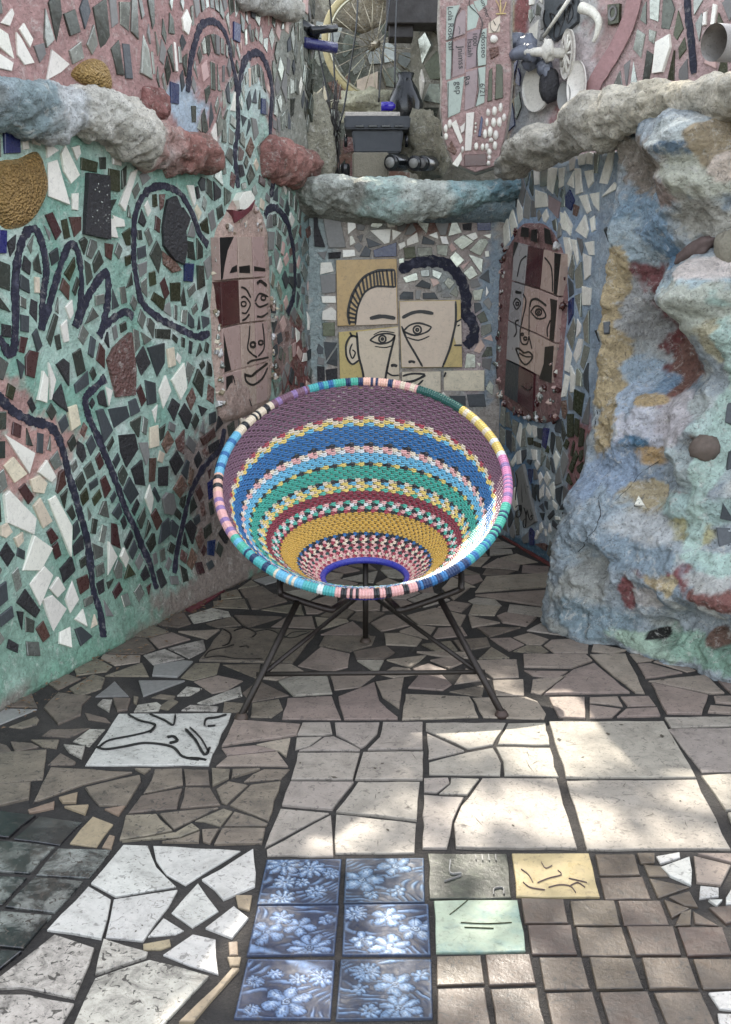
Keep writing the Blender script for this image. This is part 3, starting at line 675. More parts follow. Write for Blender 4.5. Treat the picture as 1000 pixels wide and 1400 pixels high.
def vth(u):
    for (a, b), (c, d) in zip(VTH, VTH[1:]):
        if u <= c: return b + (d - b) * max(0, (u - a)) / (c - a)
    return VTH[-1][1]
def baseL(u, v):
    c = Vector(lin(MINT)); n = .06 * noise.noise(Vector((u * 5, v * 5, 2)))
    c = c.lerp(Vector(lin((124, 176, 154))), smooth(.1, .55, noise.noise(Vector((u * 4, v * 4, 8))) * .9 + .2))
    c = c.lerp(Vector(lin((206, 220, 208))), .7 * smooth(.15, .5, noise.noise(Vector((u * 7, v * 7, 18)))))
    c = c.lerp(Vector(lin((104, 148, 122))), smooth(.55, .1, v + n) * .75)
    c = c.lerp(Vector(lin(PINK)), smooth(-.02, .03, v + n - vth(u)))
    return c
colL = patch_col(baseL, patches(WL, [
 (320, 290, 26, 75, (170, 205, 188), .4), (250, 145, 30, 34, (176, 194, 208), .3), (345, 130, 24, 40, (192, 210, 202), .4), (395, 150, 22, 120, (150, 152, 140), .4), (420, 110, 24, 130, (138, 138, 124), .4),
 (330, 180, 26, 60, (184, 208, 196), .4), (40, 620, 70, 50, (196, 146, 134), .35), (5, 560, 45, 40, (190, 144, 134), .35), (290, 690, 55, 120, MAUVE, .35), (330, 620, 40, 130, (168, 146, 132), .35), (270, 800, 60, 45, (136, 122, 110), .4), (310, 760, 60, 60, (146, 130, 118), .35),
 (405, 500, 26, 70, (132, 76, 70), .4), (385, 470, 16, 40, (160, 130, 120), .4), (422, 360, 12, 110, (128, 158, 156), .4), (430, 450, 9, 120, (150, 160, 160), .4),
 (60, 950, 110, 30, (128, 122, 110), .5), (190, 880, 60, 24, (126, 128, 112), .5), (110, 910, 70, 30, (110, 160, 134), .4), (230, 730, 40, 70, (140, 180, 160), .5)]))
wall_mesh('plaster_face', WL, -.75, LLEN, 0, 2.42, .014, colL, plaster, leftwall, thick=.25)
linesL = [(zA, p) for p in (
 [(-5,1100),(32,1150),(46,1115),(48,960),(60,830),(80,765),(112,745),(135,790),(150,880),(140,960),(134,1075)], [(136,1075),(180,920),(205,840),(230,795),(255,830),(265,930),(252,1030),(243,1065)], [(246,1060),(300,940),(345,890),(350,980),(335,1060),(322,1095)], [(340,1062),(370,1035),(410,1015),(432,1032)],
 [(676,798),(650,762),(620,685),(580,625),(520,605),(470,632),(440,700),(435,800),(442,900),(460,980),(510,1030),(580,1068),(640,1095),(682,1085)],
 [(610,300),(620,200),(640,120),(660,78),(700,72),(735,115),(755,200),(770,290),(775,400),(765,500),(775,612)], [(775,310),(785,240),(802,190),(840,172),(870,220),(885,290),(880,400),(880,452)],
 [(862,704),(875,680),(905,682),(940,740),(958,850),(955,960),(935,1022)], [(915,480),(900,550),(880,640)])] + [(zB, p) for p in (
 [(-10,215),(40,265),(100,298),(165,318),(200,380),(225,480),(260,600),(285,700),(300,830),(325,920),(336,1003)], [(342,158),(308,192),(278,225),(290,290),(330,380),(370,480),(410,590),(455,690),(490,770),(510,845)], [(730,325),(715,390),(670,440),(630,510),(605,590),(585,680),(568,795)])]
lineuv = []
for zf, p in linesL:
    q = L2(zf(p)); lineuv.append((q, .024)); ribbon('painted_line', WL, q, .026 + .005 * rng.random(), .0035, M['line'], leftwall, jit=.4, seed=len(lineuv), n=16)
setL = []
def addL(zf, mk, polys, h=.006, nm='mosaic_shard'):
    for p in polys: setL.append((nm, L2(zf(p)), mk, h))
addL(zA, 'white', [[(65,432),(85,430),(92,485),(72,487)], [(100,440),(128,432),(130,475),(105,468)], [(147,462),(190,490),(150,515)], [(195,500),(210,472),(260,570),(230,598),(205,560)], [(232,480),(255,472),(260,500),(248,522)], [(155,530),(185,520),(220,668),(155,640)], [(232,630),(252,628),(252,685),(233,682)], [(365,510),(392,513),(392,540),(365,535)], [(385,665),(425,560),(445,550),(402,688)], [(365,700),(400,715),(403,738),(375,740)], [(350,712),(366,712),(380,775),(352,770)],
 [(0,75),(35,28),(42,45),(28,85)], [(-10,90),(22,110),(50,195),(-10,150)], [(60,95),(75,75),(105,128),(95,155)], [(50,105),(65,125),(110,205),(78,212),(55,180)], [(-10,170),(40,205),(35,232),(-10,222)], [(165,162),(218,210),(195,235),(148,262)], [(590,60),(605,30),(620,70),(610,115),(595,100)], [(210,1000),(230,975),(235,1020),(225,1040)], [(195,1060),(215,1040),(222,1110),(205,1115)]], .007)
addL(zA, 'navy', [[(8,418),(58,415),(62,498),(12,500)], [(-8,748),(18,750),(18,825),(-8,825)], [(597,855),(628,858),(625,918),(597,915)], [(552,265),(580,275),(580,340),(555,335)], [(758,70),(780,80),(778,140),(758,130)], [(850,320),(862,322),(862,375),(848,370)]], .008)
addL(zA, 'char', [[(278,562),(348,572),(348,780),(268,762)]], .016, 'studded_tile')
addL(zA, 'char', [[(540,650),(565,638),(590,700),(600,800),(592,862),(560,846),(528,800),(525,740)]], .016, 'leaf_relief_tile')
addL(zA, 'rust', [[(528,815),(575,858),(588,880),(560,888),(530,860)]], .008)
addL(zA, 'olive', [[(352,548),(388,555),(385,625),(348,618)], [(262,512),(315,528),(312,562),(262,552)], [(490,975),(500,950),(535,975),(528,1012)], [(553,920),(585,918),(585,980),(555,980)]])
addL(zA, 'brown', [[(145,700),(170,690),(198,755),(180,782)], [(340,790),(368,795),(360,848),(342,835)]])
addL(zA, 'mirrord', [[(205,45),(240,30),(260,105),(225,118)], [(505,1070),(555,1072),(553,1105),(505,1100)], [(150,1100),(175,1020),(188,1030),(165,1130)]])
addL(zA, 'mirror', [[(222,165),(262,135),(272,190),(235,210)], [(275,1055),(300,1000),(322,1030)]])
addL(zA, 'grey', [[(108,150),(140,140),(148,175),(128,205)]])
addL(zB, 'rust', [[(365,60),(418,10),(435,130),(438,215),(374,222),(345,100)]], .014, 'textured_tile')
addL(zB, 'white', [[(10,340),(108,402),(92,470)], [(118,230),(135,135),(152,160),(148,240)], [(155,108),(178,165),(160,230)], [(8,540),(25,525),(115,615),(105,668),(18,630)], [(155,555),(180,540),(232,640),(228,740)], [(72,785),(105,670),(168,712),(130,785)], [(95,830),(140,770),(168,800),(128,900)], [(135,880),(165,865),(215,910),(175,985)], [(210,880),(235,818),(255,880),(228,925)], [(158,845),(185,805),(210,845),(185,873)], [(190,1025),(192,985),(225,968),(232,1040)], [(240,945),(268,910),(282,970)], [(120,465),(148,425),(182,480),(165,498)], [(515,200),(535,150),(553,200),(530,258)], [(555,165),(595,110),(605,190),(585,230)], [(470,550),(485,505),(497,550),(490,600)], [(350,690),(380,740),(350,800)], [(388,740),(400,710),(417,745),(408,775)]], .008)
addL(zB, 'cream', [[(105,575),(128,548),(168,625),(138,648)], [(95,490),(125,475),(150,500),(140,535),(105,530)], [(10,445),(40,415),(85,470),(45,500)], [(43,680),(70,660),(72,690),(55,710)], [(485,320),(512,312),(515,380),(485,388)], [(540,65),(565,58),(570,118),(548,125)], [(215,255),(245,245),(258,310),(230,330)], [(0,640),(20,630),(38,660),(15,680),(0,672)]], .008)
addL(zB, 'char', [[(52,890),(80,845),(130,915),(115,940)], [(385,345),(435,340),(445,390),(410,450),(390,400)], [(193,780),(228,740),(243,785),(205,825)], [(425,455),(458,425),(470,510),(440,505)], [(545,260),(560,225),(582,245),(565,300)], [(580,275),(600,240),(625,280),(605,325)], [(440,95),(465,55),(488,110),(460,155)], [(165,225),(200,175),(218,270),(190,250)], [(180,115),(205,95),(225,110),(222,185)], [(550,430),(575,395),(595,435),(570,475)], [(515,450),(548,445),(545,510),(515,510)], [(600,640),(620,620),(640,645),(625,700)], [(678,380),(712,358),(708,388),(682,405)]])
addL(zB, 'slate', [[(350,260),(410,250),(420,285),(370,325)], [(310,265),(330,258),(365,330),(335,370)], [(478,60),(530,45),(535,110),(510,155)], [(470,165),(505,175),(505,240),(478,248)], [(240,180),(285,135),(288,180),(245,210)], [(400,525),(420,480),(450,535),(425,570)]])
addL(zB, 'brown', [[(115,975),(140,948),(162,1000),(140,1020)], [(58,520),(80,500),(108,545),(90,570)], [(80,90),(95,68),(122,75),(110,160),(82,150)], [(325,490),(340,475),(360,520),(340,550)], [(650,355),(695,320),(700,350),(660,378)], [(168,705),(185,690),(200,735),(180,750)], [(150,660),(165,645),(188,680),(165,700)], [(365,855),(388,820),(398,850),(375,880)], [(490,605),(505,582),(525,625),(510,655)], [(486,420),(508,418),(502,495),(484,498)]])
addL(zB, 'rust', [[(605,225),(625,190),(638,225),(620,265)], [(525,375),(545,330),(565,365),(540,405)], [(562,520),(588,475),(608,510),(585,550)], [(635,680),(655,645),(662,690),(648,715)], [(608,765),(625,710),(642,740),(625,785)]])
addL(zB, 'navy', [[(675,500),(695,485),(700,540),(680,555)], [(675,690),(700,685),(698,740),(675,735)]])
addL(zB, 'grey', [[(525,550),(540,530),(560,535),(570,580),(560,605),(535,600)]], .012, 'round_stone')
blkL = [s[1] for s in setL]
dish1 = L2(zA([(-25,540),(60,515),(120,492),(140,540),(150,600),(130,670),(90,730),(30,748),(0,735),(-25,700)])); dish2 = L2(zA([(230,240),(260,205),(310,190),(345,225),(355,295),(300,290),(250,265)]))
faceL_out = L2(zM([(95,250),(150,140),(215,10),(290,20),(350,110),(385,240),(405,520),(420,800),(420,1060),(395,1190),(300,1260),(150,1300),(110,1230),(70,900),(75,500)]))
corn1 = L2(PX([(-10,110),(40,132),(90,122),(150,118),(190,150),(225,175),(285,190),(292,225),(270,242),(220,230),(150,205),(80,185),(-10,175)])); corn2 = L2(PX([(352,235),(362,200),(395,190),(428,198),(428,255),(395,250)]))
blkL += [dish1, dish2, faceL_out, corn1, corn2]
regA = L2(PX([(-12,180),(60,182),(140,208),(200,232),(262,246),(300,225),(300,160),(345,150),(385,240),(400,250),(427,265),(427,560),(360,600),(330,700),(300,780),(250,805),(228,805),(160,845),(120,890),(70,900),(30,905),(-12,880)]))
items = []
def colorL(x, y):
    if x > 365: return pick({'mirror': 3, 'grey': 3, 'pinkt': 1.2, 'slate': 2, 'rust': .8, 'white': .8})
    if x > 225 and y > 560: return pick({'char': 3, 'brown': 1.5, 'mirrord': 3, 'rust': 1, 'grey': 1, 'slate': 1})
    return pick({'mirror': 4.2, 'mirrord': 4.4, 'slate': 2.2, 'char': 1.8, 'brown': 1.0, 'olive': .7, 'white': .55, 'cream': .35, 'grey': 1.1, 'rust': .3, 'navy': .3})
for p in fill(regA, blkL, lineuv, .052, .012, seed=11, ax=1.3, drop=.03, fgap=.007, rect=.6):
    x, y = to_px(WL.pos(*cent(p))); items.append(('mosaic_shard', p, colorL(x, y), .0035 + .004 * rng.random()))
nlow = len(items)
pieces(WL, leftwall, setL + items, limit=300, tilt=.03)
# upper pink part: upright mirror slips
regB = L2(PX([(-12,-14),(-12,100),(60,120),(95,80),(150,85),(165,120),(200,120),(240,135),(270,185),(292,205),(318,160),(350,150),(372,185),(428,180),(432,-14)]))
items = []
for p in fill(regB, blkL, lineuv, .034, .008, seed=12, ax=2.3, drop=.05, rect=.6, fgap=.006, size_fn=lambda u, v: 1.35 if u < .9 else 1.0):
    x, y = to_px(WL.pos(*cent(p)))
    if x < 95 and rng.random() < .55: continue
    items.append(('mirror_slip', p, pick({'mirror': 5, 'mirrord': 3.5, 'grey': 2, 'slate': 1.4, 'pinkt': .8, 'navy': .25, 'white': .3}), .003 + .004 * rng.random()))
pieces(WL, leftwall, items, limit=290, tilt=.03)
def dome(name, surf, poly, hgt, m, parent, rings=7, off=.002):
    if area(poly) < 0: poly = poly[::-1]
    P = [(a, b) for a, b, *_ in spline([*poly, poly[0]], 4)][:-1]; c = cent(poly); V, Fc = [], []; n = len(P)
    for r_ in range(rings):
        t = 1 - r_ / rings; z = hgt * math.sqrt(max(0, 1 - t * t)) ** .9
        for x, y in P: V.append(surf.pos(c[0] + (x - c[0]) * t, c[1] + (y - c[1]) * t, z + off - (.004 if r_ == 0 else 0)))
    V.append(surf.pos(*c, hgt + off))
    for r_ in range(rings - 1):
        for i in range(n): j = (i + 1) % n; Fc.append((r_ * n + i, r_ * n + j, (r_ + 1) * n + j, (r_ + 1) * n + i))
    for i in range(n): Fc.append(((rings - 1) * n + i, (rings - 1) * n + (i + 1) % n, len(V) - 1))
    return obj(name, V, Fc, m, parent, smooth_=True)
for q in (dish1, dish2): dome('gold_dish', WL, q, .035, M['gold'], leftwall)
# studs on the black tile
for k in range(26):
    u, v = WL.hit(*zA([(rng.uniform(283, 343), rng.uniform(585, 755))])[0]); V, Fc = blob_geo(WL.pos(u, v, .016), .004, .004, .004, k, .2, 4); obj('stud', V, Fc, M['mirror'], leftwall)
# cornice lumps
def c2(ch):
    cs = [lin(c) for c in ch]
    def f(T, g, q):
        n = noise.noise(q * 6) * .5 + noise.noise(q * 17) * .3; x = max(0, min(.999, T + .12 * n)) * (len(cs) - 1); i = int(x)
        c = Vector(cs[i]).lerp(Vector(cs[min(i + 1, len(cs) - 1)]), smooth(.35, .65, x - i))
        return c.lerp(Vector(lin((232, 230, 222))), .35 * smooth(.1, .5, n)).lerp(Vector(lin((120, 116, 104))), .6 * smooth(-.1, -.5, n))
    return f
def Pw(surf, x, y, off): u, v = surf.hit(x, y); return surf.pos(u, v, off)
rock_tube('plaster_cornice', [Pw(WL, x, y, .03) for x, y in ((-60, 130), (0, 144), (50, 153), (95, 152), (140, 160), (180, 180), (215, 200), (250, 212), (288, 214))], lambda T: .076 + .026 * math.exp(-((T - .55) / .16) ** 2), c2([(160, 174, 178), (150, 166, 168), (204, 206, 204), (214, 210, 198), (210, 204, 190), (186, 152, 142), (168, 122, 112), (160, 116, 108)]), rockm, leftwall, 1, .5, 170, 64, .95, 6)
rock_tube('plaster_cornice', [Pw(WL, x, y, .02) for x, y in ((355, 212), (375, 215), (400, 222), (425, 228))], lambda T: .085, c2([(156, 112, 104), (172, 126, 116), (162, 118, 108), (144, 112, 104)]), rockm, leftwall, 2, .5, 90, 56, .7, 6)
V, Fc = blob_geo(Pw(WL, 203, 145, .02), .06, .05, .06, 3, .3, 14); obj('plaster_lump', V, Fc, rockm, leftwall, smooth_=True, cols=[lin((154, 110, 104))] * len(V))
rock_tube('plaster_cornice', [Pw(WL, x, y, .03) for x, y in ((318, -18), (345, -8), (372, 2), (398, 16))], lambda T: .06, c2([(220, 218, 210), (206, 204, 194), (190, 186, 174)]), rockm, leftwall, 4, .35, 50, 28, .9, 6)
# ------------------------------------------------------------ tile faces
def flat_on(surf, x, y, off):
    u, v = surf.hit(x, y); p = surf.pos(u, v, off); return Surf(p, surf.U)
def rock_plaque(name, surf, out, hgt, rgb, parent, seed=0):
    if area(out) < 0: out = out[::-1]
    P = [(a, b) for a, b in spline([*out, out[0]], 8)][:-1]; c = cent(out); V, C, Fc = [], [], []; n = len(P)
    R_ = [(1.0, -.02), (.985, .3), (.94, .8), (.86, 1.0), (.6, 1.0), (.3, 1.0)]
    for t, z in R_:
        for x, y in P:
            q = (c[0] + (x - c[0]) * t, c[1] + (y - c[1]) * t); a = .5 * fbm((q[0] * 22, q[1] * 22, seed), 4)
            V.append(surf.pos(q[0], q[1], hgt * (z + (a * .5 if t > .8 and z > 0 else 0)) - (.01 if z < 0 else 0))); C.append(Vector(lin(rgb)) * (1 + .3 * a))
    V.append(surf.pos(*c, hgt)); C.append(Vector(lin(rgb)))
    k = len(R_)
    for r_ in range(k - 1):
        for i in range(n): j = (i + 1) % n; Fc.append((r_ * n + i, r_ * n + j, (r_ + 1) * n + j, (r_ + 1) * n + i))
    for i in range(n): Fc.append(((k - 1) * n + i, (k - 1) * n + (i + 1) % n, len(V) - 1))
    return obj(name, V, Fc, plaster, parent, smooth_=True, cols=C)
def face_panel(wall, surf, zf, out, grid, keyf, backrgb, hgt, blacks, lines, lw):
    plq = rock_plaque('face_surround', surf, S2(surf, zf(out)), hgt, backrgb, wall, 5)
    cx, cy = zf([cent([p for r_ in grid for p in r_])])[0]; FS = flat_on(surf, cx, cy, hgt + .012)
    for i in range(len(grid) - 1):
        for j in range(len(grid[0]) - 1):
            mk = keyf(i, j)
            if not mk: continue
            q = inset(S2(FS, zf([grid[i + 1][j], grid[i + 1][j + 1], grid[i][j + 1], grid[i][j]])), .0035)
            V, Fc = piece_geo(FS, q, .004, .035); obj('face_tile', V, Fc, M[mk], wall)
    for b in blacks: sheet('black_glaze', FS, S2(FS, zf(b)), .0052, M['ink'], wall)
    for w_, p in lines: ribbon('ink_line', FS, S2(FS, zf(p)), w_ * lw, .0066, M['ink'], wall, jit=.25, seed=w_)
    return FS
def circ(x, y, r): return ring_pts((x, y), r, 12)
gL = [[(115,260),(220,258),(303,258),(373,258)], [(125,512),(228,500),(312,496),(384,490)], [(135,775),(238,752),(322,742),(392,735)], [(142,1035),(245,1005),(328,985),(396,965)], [(153,1278),(248,1240),(332,1208),(392,1185)]]
face_panel(leftwall, WL, zM, [(95,250),(150,140),(215,30),(290,40),(350,120),(380,240),(398,520),(408,800),(408,1060),(392,1200),(300,1262),(150,1305),(115,1230),(78,900),(82,500)], gL, lambda i, j: 'maroon' if (i, j) == (1, 0) else 'facep', (188, 162, 148), .022,
 [[(120,266),(200,262),(165,340),(147,430),(137,503),(127,503)], [(142,800),(185,1012),(148,1026)], [(157,1050),(195,1038),(190,1150),(180,1262),(158,1270)], [(175,468),(190,435),(217,420),(218,460)], [(229,430),(290,422),(292,468),(230,465)], [(314,427),(377,440),(377,458),(314,455)]],
 [(8,[(240,545),(270,560),(295,605)]), (7,[(242,605),(262,600),(292,640),(270,690),(245,690)]), (7,circ(255,640,14)), (9,[(247,735),(270,720),(287,698)]), (14,[(330,528),(350,512),(385,538)]), (8,[(320,627),(345,582),(392,600)]), (9,[(320,632),(345,657),(392,640)]), (9,circ(366,606,13)), (9,[(330,710),(360,712),(392,690)]),
  (8,[(290,762),(285,830),(278,890),(300,920),(330,940)]), (8,[(362,750),(371,840),(368,895),(337,935)]), (12,circ(307,870,14)), (9,circ(352,858,12)), (9,[(275,977),(300,960),(345,952),(395,940)]), (10,[(262,1030),(270,1075),(310,1095),(360,1060),(390,1000)]), (12,[(264,1040),(300,1045),(330,1020),(390,975)]), (6,[(197,1047),(215,1140),(242,1230)]), (7,[(285,1175),(300,1215)])], .00092)
# lumps of shell and glass round the face
def lumps(surf, wall, zf, pts, sz, off, keys, seed=0):
    r = random.Random(seed)
    for i, (x, y) in enumerate(zf(pts)):
        for _ in range(4):
            u, v = surf.hit(x + r.uniform(-3, 3), y + r.uniform(-3, 3)); s = sz * r.uniform(.6, 1.3)
            if r.random() < .55:
                V, Fc = blob_geo(surf.pos(u, v, off + .002), s * r.uniform(.6, 1.1), s * .6, s * r.uniform(.6, 1.3), seed + i * 2 + _, 1.0, 6); obj('shell', V, Fc, M[r.choice(keys)], wall, smooth_=True)
            else:
                a0 = r.uniform(0, 6); V, Fc = piece_geo(surf, [(u + s * r.uniform(.7, 1.4) * math.cos(a0 + q * 1.5), v + s * r.uniform(.7, 1.5) * math.sin(a0 + q * 1.5)) for q in range(4)], off + .004, 0, tilt=.35); obj('shard', V, Fc, M[r.choice(keys)], wall)
lumps(WL, leftwall, zM, [(90,320),(88,390),(92,470),(95,550),(98,620),(92,690),(98,770),(100,840),(100,910),(104,980),(108,1060),(115,1130),(122,1200),(150,200),(200,170),(250,200),(310,120),(320,180),(335,220),(398,620),(410,660),(415,720),(408,830),(412,900),(405,1000),(408,1050),(180,230),(240,1300),(290,1290)], .010, .022, ('shell', 'cream', 'tan', 'mirror', 'glass', 'facep'), 3)
V, Fc = piece_geo(WL, L2(zM([(195,60),(220,15),(262,5),(282,40),(275,90),(240,115),(200,110)])), .034, .0); obj('broken_plate', V, Fc, M['white'], leftwall)
V, Fc = piece_geo(WL, L2(zM([(162,110),(200,120),(250,95),(280,55),(268,110),(225,150),(180,185)])), .036, .0); obj('red_shard', V, Fc, M['redpaint'], leftwall)
# ------------------------------------------------------------ back wall with the big tile face
YB = at_z(680, 729, 0).y
def hB(u, v): return .010 * noise.noise(Vector((u * 3, v * 3, 31))) + .004 * noise.noise(Vector((u * 11, v * 11, 14)))
WB = Surf((at_y(428, 600, YB).x - .04, YB, 0), (1, 0, 0), hB)
BW = at_y(690, 600, YB).x - WB.O.x + .06
ZLED = at_y(520, 238, YB).z
backwall = empty('mosaic_wall', WB.pos(BW / 2, 0), 'narrow back wall with a wide-eyed face on ochre tiles', 'wall')
colB = patch_col(lambda u, v: Vector(lin((176, 164, 152))).lerp(Vector(lin((150, 160, 158))), smooth(.0, .5, noise.noise(Vector((u * 5, v * 5, 3))))), patches(WB, [
 (433, 400, 14, 170, (150, 166, 164), .3), (672, 420, 18, 120, (140, 158, 170), .3), (600, 310, 60, 14, (132, 96, 84), .4), (640, 480, 24, 60, (176, 158, 156), .4), (640, 330, 30, 40, (170, 154, 146), .4)]))
wall_mesh('plaster_face', WB, 0, BW, 0, ZLED - .03, .018, colB, plaster, backwall, thick=.25)
setB = []
def addB(zf, mk, polys, h=.006, nm='mosaic_shard'):
    for p in polys: setB.append((nm, S2(WB, zf(p)), mk, h))
addB(zD, 'white', [[(280,168),(308,165),(315,210),(282,238)], [(245,110),(258,105),(272,150),(255,155)], [(290,245),(300,240),(313,270),(290,283)], [(370,220),(455,215),(450,270),(430,276)], [(460,215),(498,230),(462,263)], [(260,300),(310,298),(312,325),(262,330)], [(484,275),(510,265),(515,283),(490,300)], [(518,258),(560,228),(568,268),(520,283)], [(605,240),(640,227),(645,256)], [(650,245),(678,245),(688,278),(660,275)], [(755,240),(795,228),(805,250),(785,262)], [(825,240),(858,235),(855,255)], [(172,350),(215,348),(225,385),(170,398)], [(175,485),(232,485),(235,512),(180,512)], [(180,545),(215,528),(235,545),(235,583),(178,580)], [(832,305),(848,303),(850,325),(835,328)], [(838,445),(848,470),(836,488)], [(800,752),(815,755),(812,770)]], .008)
addB(zD, 'slate', [[(355,250),(420,278),(365,292)], [(330,325),(352,282),(375,300),(370,328)], [(578,275),(585,243),(632,265),(628,279)], [(185,668),(240,672),(195,745)], [(195,755),(238,690),(240,768)], [(490,482),(505,466),(545,468),(545,498),(490,498)], [(582,472),(630,470),(645,496),(584,496)], [(552,445),(580,419),(615,435),(612,456)], [(760,880),(830,878),(838,930),(770,930)], [(690,885),(755,885),(755,930),(700,930)]])
addB(zD, 'navy', [[(385,300),(478,268),(478,325),(388,328)], [(800,170),(855,168),(857,220),(803,222)]], .008)
addB(zD, 'char', [[(742,195),(780,190),(778,222),(745,220)], [(158,765),(188,768),(190,825),(160,825)], [(203,310),(255,306),(252,332),(205,335)], [(192,780),(240,774),(240,825),(196,825)]])
addB(zD, 'olive', [[(180,592),(230,590),(230,645),(182,645)], [(505,290),(550,285),(555,330),(512,335)]], .009)
addB(zD, 'mirror', [[(560,290),(620,288),(622,320),(565,325)], [(640,280),(685,278),(680,325),(640,315)], [(690,330),(715,305),(750,340),(720,370)], [(745,390),(780,360),(805,400),(770,420)], [(765,315),(825,335),(820,395),(785,348)], [(705,265),(745,237),(790,265),(740,300)], [(502,410),(560,388),(565,420),(515,432)], [(572,382),(608,377),(610,406),(578,408)], [(620,377),(663,392),(648,418),(622,405)], [(667,430),(685,408),(713,430),(690,458)], [(485,335),(508,330),(508,350),(488,355)]])
addB(zD, 'grey', [[(555,462),(577,462),(571,498),(553,498)], [(662,490),(677,466),(700,490)], [(640,445),(655,440),(660,462),(645,470)], [(315,190),(355,200),(345,222),(318,218)], [(318,245),(345,235),(335,270)], [(170,402),(235,395),(232,470),(178,475)]])
addB(zD, 'cream', [[(668,785),(830,782),(830,865),(668,865)]], .007, 'white_tile')
addB(zD, 'grey', [[(168,100),(238,106),(275,290),(205,290)]], .012, 'stone_slab')
addB(zD, 'char', [[(140,85),(158,90),(162,200),(192,288),(148,285)]], .014, 'painted_stone')
arc = S2(WB, zD([(490,385),(530,360),(600,345),(660,350),(715,385),(745,440),(758,500),(752,550),(775,580),(790,620),(780,660),(755,688)]))
ribbon('painted_line', WB, arc, .052, .004, M['line'], backwall, jit=.4, seed=2)
tilesB = [('yellow', [(235,340),(478,335),(482,597),(240,605)]), ('yellow', [(245,630),(484,607),(490,860),(252,862)]), ('yellow', [(488,505),(735,500),(742,770),(498,772)]), ('cream', [(500,790),(655,788),(655,870),(500,870)])]
FB = Surf((WB.O.x, YB - .012, 0), (1, 0, 0)); btile = []
for mk, p in tilesB:
    q = S2(FB, zD(p)); V, Fc = piece_geo(FB, q, .004, .02); btile.append(obj('face_tile', V, Fc, M[mk], backwall))
def fsheet(p, mk, off): return sheet('face_glaze', FB, S2(FB, zD(p)), off, M[mk], backwall)
fsheet([(476,448),(480,596),(315,602),(325,520),(350,470),(390,447)], 'facec', .0052)
fsheet([(320,628),(484,609),(489,858),(365,860),(340,780),(325,720)], 'facec', .0052)
fsheet([(278,690),(295,648),(320,655),(326,740),(300,756),(280,735)], 'facec', .0052)
fsheet([(490,507),(715,503),(715,580),(705,640),(690,700),(662,769),(499,770)], 'facec', .0052)
fsheet([(718,590),(737,578),(740,678),(718,680),(706,640)], 'facec', .0052)
hairI = [(312,600),(316,560),(325,520),(350,470),(390,447),(430,446),(474,448)]; hairO = [(290,600),(283,550),(300,480),(340,415),(385,388),(420,381),(470,380)]
lb = [(9, hairI), (12, hairO), (8, [(470,380),(474,448)])]
hi, ho = spline(hairI, 3), spline(hairO, 3)
for k in range(1, len(hi) - 1): lb.append((9, [ho[k], hi[k]]))
lb += [(17, [(370,574),(420,566),(473,574)]), (15, [(500,572),(540,552),(580,547),(626,555)]), (8, [(370,662),(400,641),(440,635),(472,642)]), (8, [(370,662),(410,676),(450,668),(472,645)]), (8, circ(421,657,14)), (8, circ(421,657,4)), (5, [(390,686),(430,691),(465,683)]), (5, [(385,640),(420,626),(470,632)]),
 (8, [(505,626),(530,602),(570,593),(618,608)]), (8, [(505,626),(550,642),(600,628),(618,608)]), (8, circ(561,620,16)), (8, circ(561,620,5)), (6, [(520,650),(565,662),(610,645)]), (10, [(472,640),(452,720),(437,790),(428,850)]), (10, [(498,605),(520,660),(555,720),(582,768)]), (14, [(455,765),(468,762),(480,767)]), (12, [(525,750),(540,747),(552,752)]),
 (8, [(438,790),(460,803),(488,802)]), (10, [(318,630),(325,720),(340,780),(352,855)]), (9, [(322,650),(295,645),(275,680),(278,730),(300,758),(326,742)]), (7, [(300,675),(290,705),(300,735),(312,712),(300,700)]), (10, [(715,505),(716,580),(705,640),(690,700),(662,770)]), (8, [(716,590),(738,577)]), (8, [(708,682),(740,682)]), (6, [(722,605),(732,600)]),
 (9, [(502,806),(540,796),(592,798)]), (11, [(502,830),(545,826),(594,802)]), (9, [(502,840),(545,852),(585,822)]), (8, [(676,790),(668,810)]), (9, [(290,630),(300,650)])]
for w_, p in lb: ribbon('ink_line', FB, S2(FB, zD(p)), w_ * .00108, .0068, M['ink'], backwall, jit=.2, seed=w_, n=4)
regBk = S2(WB, PX([(432,290),(470,283),(520,300),(600,300),(670,290),(678,540),(640,562),(432,560)]))
blkB = [s[1] for s in setB] + [S2(WB, zD(p)) for _, p in tilesB]
for p in fill(regBk, blkB, [(arc, .05)], .052, .011, seed=21, drop=.02, fgap=.006):
    x, y = to_px(WB.pos(*cent(p))); setB.append(('mosaic_shard', p, pick({'mirror': 4, 'grey': 2, 'slate': 2, 'white': 1.2, 'pinkt': 1.5, 'mirrord': 2} if x > 460 else {'grey': 4, 'mirror': 2, 'cream': 2, 'slate': 1}), .004))
pieces(WB, backwall, setB, limit=290, tilt=.025)
